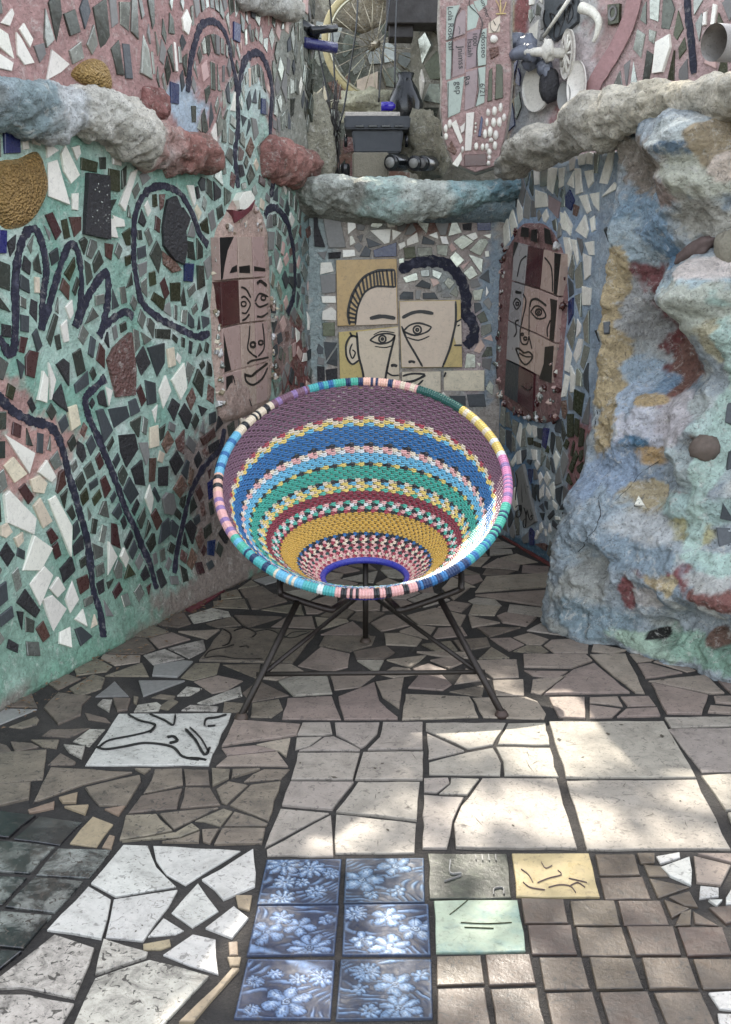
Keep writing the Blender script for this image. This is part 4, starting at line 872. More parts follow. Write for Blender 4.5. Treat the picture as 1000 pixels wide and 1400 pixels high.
# the blue-green rock ledge over it
rock_tube('rock_ledge', [(WB.O.x - .02, YB - .06, ZLED - .07), (WB.O.x + .2, YB - .09, ZLED - .085), (WB.O.x + .45, YB - .12, ZLED - .10), (WB.O.x + .7, YB - .12, ZLED - .10), (WB.O.x + .9, YB - .10, ZLED - .075), (WB.O.x + BW + .1, YB - .08, ZLED - .05)], lambda T: .078 + .016 * math.sin(T * 5.2), c2([(176, 182, 172), (196, 200, 190), (186, 206, 198), (202, 208, 198), (164, 194, 194), (118, 148, 156), (140, 142, 138)]), rockm, backwall, 6, .30, 180, 64, 1.3, 5.0)
rock_tube('rock_ledge', [(WB.O.x - .15, YB + .22, ZLED - .12), (WB.O.x + .3, YB + .2, ZLED - .12), (WB.O.x + .75, YB + .2, ZLED - .12), (WB.O.x + BW + .2, YB + .2, ZLED - .12)], lambda T: .12, c2([(150, 150, 140), (168, 170, 160), (150, 170, 178), (130, 150, 165)]), rockm, backwall, 8, .10, 60, 28, 2.6, 4)
# ------------------------------------------------------------ right alcove wall
PR0 = at_z(690, 736, 0); PR1 = at_z(772, 782, 0)
UR = Vector((PR1.x - PR0.x, PR1.y - PR0.y, 0)); 
def hR(u, v): return .012 * noise.noise(Vector((u * 3, v * 3, 51))) + .005 * noise.noise(Vector((u * 11, v * 11, 54)))
WR = Surf(PR0 - UR.normalized() * .12, UR, hR)
rightwall = empty('mosaic_wall', WR.pos(.5, 0), 'pale blue mosaic side wall with a long face on grey and maroon tiles', 'wall')
colR = patch_col(lambda u, v: Vector(lin((142, 160, 176))).lerp(Vector(lin((176, 190, 198))), smooth(-.1, .5, noise.noise(Vector((u * 6, v * 6, 3))))), patches(WR, [
 (735, 310, 60, 26, (150, 176, 204), .4), (772, 420, 18, 120, (150, 170, 192), .4), (705, 610, 40, 60, (96, 136, 168), .4), (735, 610, 36, 28, (170, 184, 186), .4), (795, 640, 26, 60, (158, 104, 102), .35), (760, 680, 14, 90, (172, 186, 190), .4), (735, 765, 50, 22, (70, 110, 132), .4), (810, 680, 14, 60, (176, 174, 166), .4)]))
wall_mesh('plaster_face', WR, 0, 1.25, 0, 1.72, .016, colR, plaster, rightwall, thick=.25)
def R2(p): return S2(WR, p)
faceR_out = zN([(130,225),(190,120),(260,105),(340,120),(420,230),(450,330),(470,560),(450,800),(440,1000),(420,1250),(340,1310),(240,1290),(130,1240),(70,1150),(45,950),(55,600),(80,330)])
setR = []
def addR(zf, mk, polys, h=.007, nm='mosaic_shard'):
    for p in polys: setR.append((nm, R2(zf(p)), mk, h))
addR(zN, 'white', [[(425,105),(450,35),(498,120),(485,185)], [(520,155),(575,60),(595,150),(580,200)], [(605,85),(630,65),(635,150),(615,165)], [(490,205),(520,210),(535,330),(525,360)], [(575,225),(625,215),(628,300),(600,300)], [(560,290),(610,310),(605,420),(575,450)], [(565,485),(612,500),(605,600),(558,600)], [(525,680),(550,720),(545,760),(520,795)], [(505,900),(540,800),(562,805),(545,900),(520,945)], [(490,960),(515,1020),(505,1120),(487,1125)]])
addR(zE, 'white', [[(500,695),(540,572),(558,575),(550,640),(530,700)], [(515,748),(560,692),(578,712)], [(470,735),(500,730),(500,800),(482,780)], [(430,745),(455,738),(470,800),(455,812)], [(355,805),(375,815),(395,885),(360,870)], [(258,720),(300,735),(310,785),(262,790)], [(410,640),(430,640),(438,730),(415,740)], [(445,650),(478,645),(480,690),(460,715)], [(420,590),(455,580),(445,625),(425,628)], [(350,640),(372,635),(365,705),(350,715)], [(380,700),(405,650),(405,715)], [(390,600),(412,590),(405,640),(388,650)]])
addR(zE, 'navy', [[(375,745),(390,720),(408,760),(395,800),(375,785)]]); addR(zE, 'mauve', [[(308,740),(355,770),(345,830),(310,790)]]); addR(zE, 'rust', [[(405,775),(425,785),(415,822),(402,815)]])
addR(zQ, 'grey', [[(150,495),(228,432),(325,890),(190,975)]], .010, 'signed_tile')
addR(zQ, 'slate', [[(335,770),(370,745),(380,815)], [(388,725),(405,735),(405,800),(385,760)], [(405,850),(455,800),(460,840),(420,880)], [(345,820),(382,825),(370,885)], [(310,595),(335,600),(342,735),(330,715)], [(500,800),(525,752),(540,795)], [(450,880),(505,935),(500,970),(445,925)], [(425,380),(440,380),(468,510),(445,500)], [(590,1055),(605,955),(628,1000),(620,1040)], [(250,395),(285,400),(270,440),(245,420)]])
addR(zQ, 'white', [[(115,420),(155,345),(150,420),(130,455)], [(275,315),(320,320),(322,400),(295,405)], [(305,430),(325,400),(348,440),(325,485)], [(335,520),(350,495),(370,545),(345,600)], [(380,545),(402,490),(432,550),(410,605)], [(425,610),(455,575),(468,640),(455,715)], [(345,640),(378,595),(375,690),(345,715)], [(395,615),(435,690),(425,720),(395,680)], [(448,720),(485,760),(480,800),(455,770)], [(470,850),(500,855),(508,880),(475,880)], [(345,915),(358,895),(372,945),(350,985)], [(412,970),(425,905),(438,970),(425,985)], [(305,1030),(325,960),(342,985),(320,1035)], [(385,955),(395,950),(400,1005),(390,1010)]])
addR(zQ, 'rust', [[(310,1070),(375,1062),(408,1080),(395,1125)], [(440,1060),(465,1055),(485,1110),(470,1125)]])
addR(zQ, 'olive', [[(250,220),(290,222),(290,280),(255,282)], [(300,250),(352,270),(352,305),(305,290)], [(390,335),(405,285),(420,310),(415,345)], [(625,65),(660,80),(650,220),(622,190)], [(665,140),(700,160),(690,290),(655,300)], [(585,470),(635,325),(652,370),(605,505)], [(640,455),(690,415),(690,460),(665,510),(645,490)], [(620,525),(690,650),(685,670),(655,640)], [(555,570),(572,505),(605,590),(595,605)], [(605,650),(630,635),(650,720),(635,725)], [(535,290),(555,235),(580,260),(560,320)], [(590,370),(612,245),(625,270),(605,375)]])
blkR = [s[1] for s in setR] + [R2(faceR_out)]
regR = R2(PX([(684,270),(700,230),(760,215),(815,200),(825,205),(808,300),(808,640),(800,780),(772,775),(735,755),(700,737),(684,730)]))
for p in fill(regR, blkR, [], .046, .008, seed=33, ax=1.9, drop=.02, fgap=.006):
    x, y = to_px(WR.pos(*cent(p)))
    t = {'white': 4, 'grey': 2, 'mirror': 2, 'slate': .7} if y < 320 else {'olive': 2, 'mirrord': 3, 'grey': 2, 'rust': .7} if x > 770 and y > 540 else {'white': 1.6, 'grey': 2.4, 'mirror': 4, 'slate': 2, 'navy': .5}
    setR.append(('mosaic_shard', p, pick(t), .004 + .003 * rng.random()))
pieces(WR, rightwall, setR, limit=290, tilt=.03)
gN = [[(148,218),(232,240),(325,262),(433,292)], [(135,455),(212,478),(303,505),(415,550)], [(112,690),(185,730),(280,770),(400,830)], [(100,925),(175,960),(270,1010),(378,1070)], [(88,1140),(168,1190),(262,1255),(300,1200)]]
inv = lambda pts: [((x - 670) * 4.376, (y - 280) * 4.376) for x, y in pts]
KR = {(0,0):'faceg',(0,1):'maroon',(0,2):'facep',(1,0):'faceg',(1,1):'facep',(1,2):'facep',(2,0):'faceg',(2,1):'facep',(2,2):'facep',(3,0):'slate',(3,1):'maroon'}
face_panel(rightwall, WR, zN, inv(faceR_out), gN, lambda i, j: KR.get((i, j)), (140, 108, 104), .02,
 [[(393,287),(433,296),(406,545),(388,535)], [(410,572),(388,820),(362,805),(372,640),(366,560)], [(335,850),(388,842),(375,1068),(300,1040),(328,950)], [(150,222),(178,225),(140,330),(135,440)], [(195,130),(240,140),(238,195),(190,190)], [(255,150),(292,145),(288,225),(250,215)], [(330,135),(365,150),(380,240),(335,230)]],
 [(7,[(225,305),(190,340),(170,430)]), (8,[(335,315),(375,380),(382,520)]), (16,[(160,520),(195,527)]), (9,[(205,535),(222,580),(200,690),(187,760),(195,825),(228,832),(240,785)]), (6,[(242,610),(240,780)]), (12,[(245,610),(255,572),(290,565),(345,605)]), (8,[(250,640),(280,605),(320,620),(340,670),(290,680),(250,640)]), (10,circ(298,642,18)), (6,circ(298,642,6)), (7,[(145,590),(165,560),(190,590),(165,625),(145,590)]), (9,circ(170,592,9)), (8,circ(200,775,7)), (10,circ(218,800,9)),
  (10,[(160,860),(180,860),(210,885),(240,880),(262,910),(225,955),(190,930),(160,860)]), (8,[(180,885),(220,908),(258,908)]), (7,[(240,785),(258,862)]), (9,[(368,690),(350,740),(352,790)]), (8,[(180,690),(160,700),(165,760),(150,790)]), (5,[(195,1080),(230,1110),(258,1090)])], .0008)
lumps(WR, rightwall, zN, [(110,250),(100,330),(105,410),(90,520),(78,600),(75,690),(70,780),(75,870),(70,960),(72,1050),(80,1130),(110,1180),(160,1230),(210,1250),(250,1270),(300,1270),(340,1290),(400,1270),(440,360),(450,430),(440,520),(455,600),(445,680),(430,740),(420,850),(410,940),(410,1010),(415,1100),(400,1180),(330,1150),(310,1190),(345,1100),(170,160),(300,180),(410,240)], .011, .020, ('shell', 'glass', 'mirror', 'maroon', 'pinkt', 'maroon'), 8)
ink(zQ, [(.008, [(160,500),(175,560),(165,640),(160,720)]), (.008, [(215,500),(212,600),(215,740)]), (.007, [(240,570),(262,620)]), (.007, [(230,560),(250,680)]), (.011, [(160,780),(185,760),(190,800),(165,810),(165,845),(185,860),(205,820),(205,765),(195,770),(205,830)]), (.011, [(228,780),(245,850),(240,930),(225,935),(222,890),(240,870)]), (.011, [(245,840),(255,800),(265,850),(280,880),(295,870),(290,840),(280,860)]), (.009, [(280,790),(298,840),(310,845)])], rightwall, WR, .0115, .55)
# ------------------------------------------------------------ painted grotto rock
PG0 = at_y(812, 500, 3.84); UG = Vector((.64, -.768, 0))
GO = Vector((PG0.x, PG0.y, 0)) - UG.normalized() * .22
def foot(u, v):
    f = .30 * smooth(.95, .02, v) ** 1.1
    return f * (1 - .12 * smooth(.25, .9, u)) 
WG = Surf(GO, UG, lambda u, v: foot(u, v))
bl = []
for x, y, rx, ry, h in ((938, 185, 46, 24, .15), (968, 225, 48, 34, .12), (965, 270, 55, 36, .10), (880, 225, 45, 50, -.05), (965, 345, 40, 20, .05), (970, 392, 46, 24, .15), (972, 425, 42, 34, .11), (975, 470, 40, 40, .06), (895, 420, 40, 60, -.07), (905, 480, 40, 45, -.10), (945, 520, 30, 50, -.04), (962, 555, 22, 22, .08), (965, 610, 26, 26, .11), (975, 665, 34, 24, .09), (890, 590, 45, 40, .06), (880, 650, 60, 40, -.03), (820, 710, 40, 50, .05), (900, 720, 60, 50, .06), (815, 765, 14, 14, -.07), (880, 800, 30, 24, .05), (905, 825, 20, 20, .05), (960, 800, 40, 30, .06), (935, 850, 60, 30, -.05), (900, 868, 8, 8, -.06), (985, 872, 14, 12, -.05), (835, 480, 12, 180, .03), (800, 830, 36, 40, .03), (985, 820, 40, 20, .07)):
    u, v = WG.hit(x, y); ua, _ = WG.hit(x + rx, y); _, va = WG.hit(x, y - ry); bl.append((u, v, abs(ua - u) + .01, abs(va - v) + .01, h))
def hG(u, v):
    s = foot(u, v); wu = u + .02 * noise.noise(Vector((u * 9, v * 9, 1))); wv = v + .02 * noise.noise(Vector((u * 9, v * 9, 6)))
    for a, b, ru, rv, h in bl:
        d = ((wu - a) / ru) ** 2 + ((wv - b) / rv) ** 2
        if d < 4: s += h * smooth(1.9, .55, math.sqrt(d))
    s += .035 * noise.noise(Vector((u * 4, v * 4, 71))) + .024 * noise.noise(Vector((u * 11, v * 11, 72))) + .011 * fbm((u * 28, v * 28, 5), 4)
    rid = 1 - abs(noise.noise(Vector((u * 6 + 4, v * 6, 77)))) * 2
    s += .022 * (noise.ridged_multi_fractal(Vector((u * 5, v * 5, 3)), .7, 2.2, 5, 1.0, 2.0) - 1.1)
    s += .012 * max(0, rid) - .006
    e = smooth(.10, .30, u); return s * (.2 + .8 * e) - .30 * (1 - e) ** 1.5
WG0 = WG; WGs = Surf(GO, UG, hG)
grotto = empty('grotto_wall', WGs.pos(.5, 0), 'bulging rock wall painted in patches of blue, white, red and ochre', 'wall')
def patches2(lst): return [(*WGs.hit(q[0], q[1]), p[2], p[3], p[4], p[5]) for q, p in zip(lst, patches(WG0, lst))]
GP = patches2([(880, 300, 60, 60, (140, 170, 190), .5), (850, 360, 40, 60, (168, 186, 192), .4), (895, 315, 26, 26, (134, 166, 190), .4), (925, 345, 16, 26, (128, 166, 196), .3), (895, 225, 52, 42, (160, 146, 130), .35), (850, 205, 30, 20, (170, 158, 142), .4), (905, 265, 30, 20, (168, 146, 134), .4),
 (925, 180, 58, 22, (196, 204, 200), .3), (940, 200, 40, 8, (112, 138, 158), .4), (965, 240, 56, 34, (192, 192, 170), .35), (985, 190, 26, 40, (176, 156, 122), .3), (960, 300, 40, 30, (186, 182, 168), .4), (990, 230, 14, 20, (216, 196, 176), .4),
 (888, 385, 34, 30, (148, 90, 90), .3), (898, 430, 38, 46, (138, 80, 78), .25), (912, 485, 32, 44, (132, 72, 70), .25), (925, 540, 24, 40, (138, 80, 74), .3), (905, 545, 34, 16, (158, 84, 80), .3), (950, 500, 34, 56, (140, 98, 84), .35), (868, 440, 26, 60, (176, 176, 172), .35), (862, 490, 34, 22, (186, 190, 186), .35),
 (955, 395, 58, 14, (180, 202, 206), .3), (960, 425, 54, 34, (192, 196, 178), .35), (975, 365, 36, 16, (218, 204, 194), .35), (985, 470, 26, 30, (198, 188, 150), .4),
 (880, 525, 44, 20, (128, 162, 190), .35), (860, 515, 36, 26, (170, 192, 208), .4), (850, 550, 26, 30, (178, 196, 214), .35), (895, 590, 46, 42, (206, 206, 214), .3), (925, 570, 34, 40, (206, 198, 200), .4), (962, 555, 22, 20, (196, 204, 200), .3), (966, 608, 24, 24, (120, 100, 88), .25), (975, 580, 20, 18, (190, 214, 204), .4), (882, 548, 22, 8, (198, 168, 116), .25), (868, 610, 18, 14, (74, 120, 148), .3), (885, 625, 22, 16, (196, 158, 100), .25), (935, 640, 50, 26, (176, 190, 188), .4),
 (828, 400, 20, 66, (196, 172, 124), .18), (826, 510, 15, 60, (196, 172, 124), .18), (826, 600, 16, 54, (194, 170, 122), .18), (842, 360, 18, 26, (196, 172, 124), .2), (838, 525, 14, 14, (196, 172, 124), .2),
 (840, 660, 60, 50, (150, 172, 196), .5), (885, 680, 32, 30, (186, 168, 128), .22), (935, 680, 22, 8, (156, 82, 84), .3), (945, 700, 54, 26, (170, 198, 190), .45), (940, 725, 34, 16, (180, 172, 120), .45), (800, 740, 50, 60, (160, 178, 188), .45), (880, 730, 40, 30, (190, 194, 194), .45), (800, 800, 34, 46, (172, 174, 166), .5), (815, 850, 50, 26, (130, 152, 160), .5),
 (895, 785, 44, 12, (146, 82, 82), .25), (862, 810, 12, 28, (146, 84, 84), .25), (935, 785, 16, 18, (146, 82, 82), .25), (897, 793, 22, 14, (190, 166, 118), .25), (918, 800, 8, 20, (196, 176, 128), .25), (892, 818, 24, 18, (196, 190, 184), .25), (970, 820, 40, 16, (140, 90, 82), .25), (960, 795, 30, 14, (190, 190, 184), .35), (975, 770, 40, 12, (176, 206, 192), .4),
 (900, 880, 60, 14, (170, 198, 172), .4), (960, 890, 60, 18, (150, 190, 164), .4), (990, 900, 40, 20, (132, 172, 148), .4), (905, 866, 9, 7, (44, 44, 42), .2), (985, 872, 14, 12, (128, 96, 80), .3), (870, 760, 70, 24, (140, 160, 172), .5), (985, 600, 14, 170, (182, 210, 196), .3)])
colG = patch_col(lambda u, v: Vector(lin((166, 176, 180))).lerp(Vector(lin((134, 150, 160))), smooth(-.2, .5, noise.noise(Vector((u * 6, v * 6, 43))))).lerp(Vector(lin((196, 198, 190))), smooth(.1, .5, noise.noise(Vector((u * 14, v * 14, 47))))), GP)
wall_mesh('rock_face', WGs, .08, 1.45, 0, 1.80, .0055, colG, rockm, grotto, thick=.5)
# stones and tiles set in the rock
for x, y, a, b, c, tl, rgb in ((953, 343, .075, .03, .03, .5, 'stone'), (998, 340, .04, .04, .06, 0, 'concrete'), (966, 612, .05, .045, .045, .2, 'stone')):
    u, v = WGs.hit(x, y); X = WG.U * math.cos(tl) + WG.V * math.sin(tl); Z = WG.V * math.cos(tl) - WG.U * math.sin(tl)
    V, Fc = blob_geo(WGs.pos(u, v, .01), a, b, c, x, .2, 14, X, WG.N, Z); obj('set_stone', V, Fc, M[rgb], grotto, smooth_=True)
def addG(mk, polys, zf, h=.006, nm='mosaic_tile'):
    pieces(WGs, grotto, [(nm, S2(WGs, zf(p)), mk, h) for p in polys])
addG('slate', [[(975,710),(1010,705),(1010,840),(975,832)], [(968,920),(1012,915),(1012,1040),(966,1030)], [(478,478),(500,475),(500,522),(480,522)], [(515,445),(540,440),(542,492),(520,495)], [(498,75),(525,85),(525,165),(500,165)]], zF)
addG('slate', [[(962,40),(1012,35),(1012,140),(962,140)], [(950,300),(968,240),(1012,300),(1000,312)], [(945,330),(998,335),(1012,420),(940,422)]], zG)
V, Fc = piece_geo(WGs, S2(WGs, zG([(630,265),(658,212),(682,262)])), .012, .01); sg = obj('triangle_sign', V, Fc, M['white'], grotto)
ink(zG, [(.004, [(645,255),(668,255),(668,248),(645,248),(645,255)]), (.004, [(655,246),(650,235),(660,228),(666,236),(660,246)])], sg, WGs, .0165, .8)
ink(zF, [(.005, [(515,170),(512,230),(488,290),(480,370),(470,440),(468,490),(485,560),(480,620)]), (.004, [(480,620),(478,700),(490,780),(485,900)])], grotto, WGs, .0015, .55, 'crack')
ink(zG, [(.006, [(420,430),(440,395),(480,350),(500,300),(502,212)]), (.005, [(560,235),(640,150),(730,80)])], grotto, WGs, .0015, .5, 'crack')
# ------------------------------------------------------------ big cornice over both
def cpt(x, y, d): return at_y(x, y, d)
rock_tube('plaster_cornice', [cpt(686, 240, 4.62), cpt(715, 208, 4.46), cpt(745, 195, 4.28), cpt(790, 180, 4.08), cpt(830, 158, 3.88), cpt(880, 142, 3.72), cpt(940, 138, 3.56), cpt(1000, 132, 3.42), cpt(1090, 125, 3.15)], lambda T: .068 + .014 * smooth(0, .2, T) + .010 * math.sin(T * 14), c2([(170, 168, 160), (186, 180, 166), (190, 184, 170), (184, 178, 164), (206, 198, 180), (204, 194, 172), (198, 190, 172), (206, 198, 180)]), rockm, rightwall, 11, .46, 240, 64, 1.1, 5.5)
# ------------------------------------------------------------ upper wall behind the cornice
PU0 = at_y(690, 200, 5.02); UU = Vector((.62, -.785, 0))
WU = Surf((PU0.x, PU0.y, 0), UU, lambda u, v: .012 * noise.noise(Vector((u * 4, v * 4, 91))))
upper = empty('upper_wall', WU.pos(.5, 0), 'dusty pink wall with slanted mirror slips rising above the rocky cornice', 'wall')
colU = patch_col((186, 152, 147), patches(WU, [(735, 60, 70, 140, (196, 192, 188), .3), (770, 100, 36, 60, (206, 190, 188), .3), (705, 90, 22, 110, (170, 172, 176), .3), (690, 90, 14, 120, (196, 184, 148), .3), (715, 15, 10, 40, (166, 100, 98), .25), (780, 20, 40, 26, (190, 188, 184), .3), (790, 160, 30, 24, (176, 118, 116), .3)]))
wall_mesh('plaster_face', WU, 0, 1.9, 1.62, 2.5, .02, colU, plaster, upper, thick=.15)
V, Fc = ribbon_geo(WU, S2(WU, PX([(872, -12), (862, 30), (840, 75), (818, 110), (805, 140)])), .075, .014, jit=.1); obj('raised_band', V, Fc, mat('pink_band', (172, 138, 132), .8, vary=.2, bump=.5), upper)
ribbon('painted_line', WU, S2(WU, zE([(835, -20), (838, 60), (850, 160), (860, 280)])), .03, .004, M['line'], upper, jit=.3)
wl = S2(WU, zE([(715,160),(770,130),(775,180),(745,275),(705,280)])); ch = S2(WU, zE([(900,75),(905,40),(912,60),(910,90)]))
setU = [('white_shard', wl, 'white', .012), ('white_shard', S2(WU, zE([(895,100),(898,50),(910,45),(908,95)])), 'white', .01), ('white_shard', S2(WU, zE([(925,95),(935,15),(950,20),(940,98)])), 'white', .01), ('white_shard', S2(WU, zE([(893,150),(900,128),(915,130),(915,165),(900,205)])), 'white', .01), ('pink_tile', S2(WU, zE([(900,240),(945,130),(945,260)])), 'pinkt', .008), ('lettered_board', S2(WU, zE([(300,-30),(425,-30),(425,85),(340,160),(300,120)])), 'slate', .02)]
regU = S2(WU, PX([(885,-14),(1012,-14),(1012,105),(880,125),(830,140),(835,110),(862,70)]))
for p in fill(regU, [s[1] for s in setU], [(S2(WU, zE([(835, -20), (838, 60), (850, 160), (860, 280)])), .03)], .042, .016, seed=61, ax=2.3, fgap=.006): setU.append(('mirror_slip', p, pick({'mirror': 4, 'mirrord': 3, 'olive': 2, 'grey': 1}), .005))
regU2 = S2(WU, PX([(690,60),(712,60),(716,170),(690,190)]))
for p in fill(regU2, [], [], .045, .012, seed=62, ax=1.8, keep=(4,)): setU.append(('blue_glass_tile', p, pick({'navy': 3, 'mirrord': 1}), .006))
regU3 = S2(WU, PX([(722,-14),(745,-14),(748,60),(722,60)]))
for p in fill(regU3, [], [], .04, .012, seed=63, ax=1.4): setU.append(('mosaic_shard', p, pick({'white': 2, 'grey': 2, 'mirror': 1}), .006))
pieces(WU, upper, setU, tilt=.03)
ink(zE, [(.016, [(305,40),(300,80),(315,110),(330,85),(325,55),(345,70),(340,140),(355,145),(365,110),(350,80)]), (.016, [(350,40),(370,20),(380,60),(365,110)]), (.016, [(385,80),(400,20),(410,60),(390,90),(400,30)]), (.014, [(375,20),(400,-10),(415,20)])], upper, WU, .024, .75)
tube('white_rod', [Pw(WU, 752, 52, .04), Pw(WU, 792, -6, .04)], .008, M['shell'], upper)
# writing pillar with a rounded shield foot
YP = 4.80
PS = Surf((at_y(600, 100, YP).x, YP, 0), (1, -.12, 0), lambda u, v: .008 * noise.noise(Vector((u * 8, v * 8, 3))))
pil_px = [(602,-30),(601,40),(604,110),(603,150),(608,190),(620,222),(650,236),(680,226),(690,190),(696,150),(700,100),(698,40),(700,-30)]
pillar = empty('lettered_pillar', PS.pos(.17, 1.6), 'hanging pillar of sage and mauve tiles written with names over white pebbles', 'pillar')
pu = S2(PS, pil_px)
if area(pu) < 0: pu = pu[::-1]
V, C, Fc = [], [], []; n = len(pu); c = cent(pu); P = pu; ringz = [(1.0, -.16), (1.06, -.08), (1.05, -.02), (.97, .004)]
for t, z in ringz:
    for x, y in P:
        a = 1 + .04 * fbm((x * 14, y * 14, z * 20), 3); V.append(PS.pos(c[0] + (x - c[0]) * t * a, c[1] + (y - c[1]) * (1 + (t - 1) * .3), z)); C.append(Vector(lin((176, 172, 160))) if z < 0 else Vector(lin((172, 144, 138))))
for r_ in range(3):
    for i in range(n): j = (i + 1) % n; Fc.append((r_ * n + i, r_ * n + j, (r_ + 1) * n + j, (r_ + 1) * n + i))
Fc.append(tuple(3 * n + i for i in range(n))); obj('plaster_body', V, Fc, plaster, pillar, cols=C)
pl = []
def addP(mk, polys, h=.009, nm='name_tile'):
    for p in polys: pl.append((nm, S2(PS, zP(p)), mk, h))
addP('sage', [[(95,45),(180,30),(150,110),(128,240),(92,255)], [(92,265),(128,255),(125,490),(90,500)], [(225,40),(260,25),(315,130),(310,165),(222,195)], [(262,10),(348,-10),(345,170),(318,150),(300,90),(270,40)], [(318,185),(345,178),(340,405),(290,415),(285,300),(310,220)], [(290,425),(338,415),(330,640),(275,665),(295,560)], [(100,510),(205,475),(185,650),(178,700),(102,735)]])
addP('mauve', [[(155,110),(195,60),(215,60),(212,215),(135,240)], [(135,262),(212,235),(208,458),(130,485)], [(222,205),(308,182),(300,250),(282,300),(280,415),(215,438)], [(215,450),(290,430),(285,560),(268,668),(205,690)]])
addP('olive', [[(358,440),(380,420),(378,625),(348,635)], [(402,400),(445,395),(445,610),(395,622)]], .007, 'green_tile')
addP('white', [[(218,705),(268,698),(248,935),(208,938)], [(125,770),(155,745),(198,875),(180,895)], [(180,790),(212,760),(205,815),(185,830)], [(130,1020),(185,945),(192,990),(165,1040)]], .014, 'white_slab')
addP('rust', [[(95,930),(125,875),(160,940),(145,965)]], .01, 'rust_shard'); addP('maroon', [[(205,962),(340,955),(345,1030),(205,1035)]], .010, 'maroon_tile')
addP('navy', [[(290,850),(310,720),(322,740),(308,850)]], .008, 'teal_shard'); addP('cream', [[(352,95),(430,90),(425,200),(355,210)]], .007, 'crown_tile'); addP('rust', [[(360,300),(415,290),(420,340),(370,370)]], .01, 'rust_shard')
pieces(PS, pillar, pl, tilt=.01)
for x, y, a, b in ((352,700,12,20),(392,690,15,26),(430,670,12,26),(345,762,10,22),(387,762,15,25),(423,760,15,28),(452,730,13,22),(333,835,13,25),(365,820,15,30),(400,840,16,26),(370,872,14,14),(395,905,14,25),(278,912,13,22),(318,915,11,20),(345,915,12,20),(360,945,14,18),(360,980,12,14),(115,770,13,24),(90,800,12,22),(92,850,12,20),(194,930,9,18),(388,245,22,22),(355,1015,12,14),(275,770,6,8),(275,795,6,8),(272,820,6,7)):
    u, v = PS.hit(*zP([(x, y)])[0]); k = 4.9 / 1400 / 4.545; V, Fc = blob_geo(PS.pos(u, v, .006), a * k, .012, b * k, x, .15, 7); obj('pebble', V, Fc, M['white'], pillar, smooth_=True)
for s, x, y, h, an in (('Lola Rose asl', 103, 45, 27, -1.53), ('Isaiah', 225, 245, 27, -1.53), ('Jnimss', 165, 290, 30, -1.5), ('6/21', 302, 520, 26, -1.53), ('gep', 150, 510, 30, -1.5), ('sdosseo', 310, 200, 26, -1.53), ('1000', 258, 205, 22, -1.53), ('Ra', 200, 480, 30, -1.3), ('ummer', 305, 5, 22, -1.2)):
    px, py = zP([(x, y)])[0]; text('lettering', s, PS, px, py, h / 4.545, an, M['ink'], pillar, .0115)
ink(zP, [(.009, [(185,50),(150,120),(132,240),(128,360),(122,490)]), (.009, [(238,0),(240,40),(290,90),(318,150),(300,220),(285,320),(280,415)]), (.008, [(290,430),(298,540),(275,665)]), (.008, [(108,515),(105,620),(104,730)]), (.007, [(170,165),(178,190),(172,215)]), (.006, [(195,205),(200,215)]), (.006, [(365,110),(370,180),(400,200),(425,150)]), (.006, [(385,130),(400,160)])], pillar, PS, .0112, .6)
ink(zP, [(.014, [(430,90),(420,40),(400,5)]), (.014, [(432,90),(430,30),(428,0)]), (.014, [(440,90),(455,50),(465,15)]), (.014, [(400,90),(465,88)])], pillar, PS, .0120, .6, 'crown_mark', 'yellow')
# curled figure on the wall with a wheel and a dish
fg = empty('ceramic_figure', Pw(WU, 730, 100, .05), 'slate blue curled ceramic figure clinging above a white oval dish', 'sculpture')
def FP(x, y, o): return Pw(WU, *zP([(x, y)])[0], o)
bv, bf = [], []
def bb(V_, F_):
    o_ = len(bv); bv.extend(V_); bf.extend([tuple(k + o_ for k in f) for f in F_])
for x, y, o_, a, b, c in ((690, 310, .10, .055, .05, .062), (640, 275, .115, .055, .045, .045), (590, 268, .12, .038, .035, .034), (500, 300, .13, .028, .03, .03), (700, 395, .085, .05, .045, .045), (735, 350, .12, .04, .04, .05), (770, 430, .07, .04, .035, .05)): bb(*blob_geo(FP(x, y, o_), a * .86, b * .86, c * .8, x, .25, 14))
for pts, rs in (([(590, 268, .12), (545, 285, .13), (505, 300, .13)], (.024, .018, .018)), ([(600, 280, .14), (610, 330, .15), (602, 385, .14)], (.022, .016, .010)), ([(560, 255, .125), (543, 232, .125), (534, 208, .125)], (.014, .010, .004)), ([(720, 340, .13), (680, 365, .16), (640, 380, .14)], (.034, .026, .016)), ([(760, 400, .07), (785, 480, .06), (785, 550, .05)], (.034, .028, .024))):
    bb(*tube_geo(spline([FP(*p) for p in pts], 5), lambda i, rs=rs: rs[0] + (rs[1] - rs[0]) * min(i, 5) / 5 + (rs[2] - rs[1]) * max(0, i - 5) / 5, 12))
obj('body', bv, bf, M['figure'], fg, smooth_=True)
V, Fc = blob_geo(FP(792, 540, .06), .045, .035, .07, 5, .3, 10); obj('rough_base', V, Fc, M['char'], fg, smooth_=True)
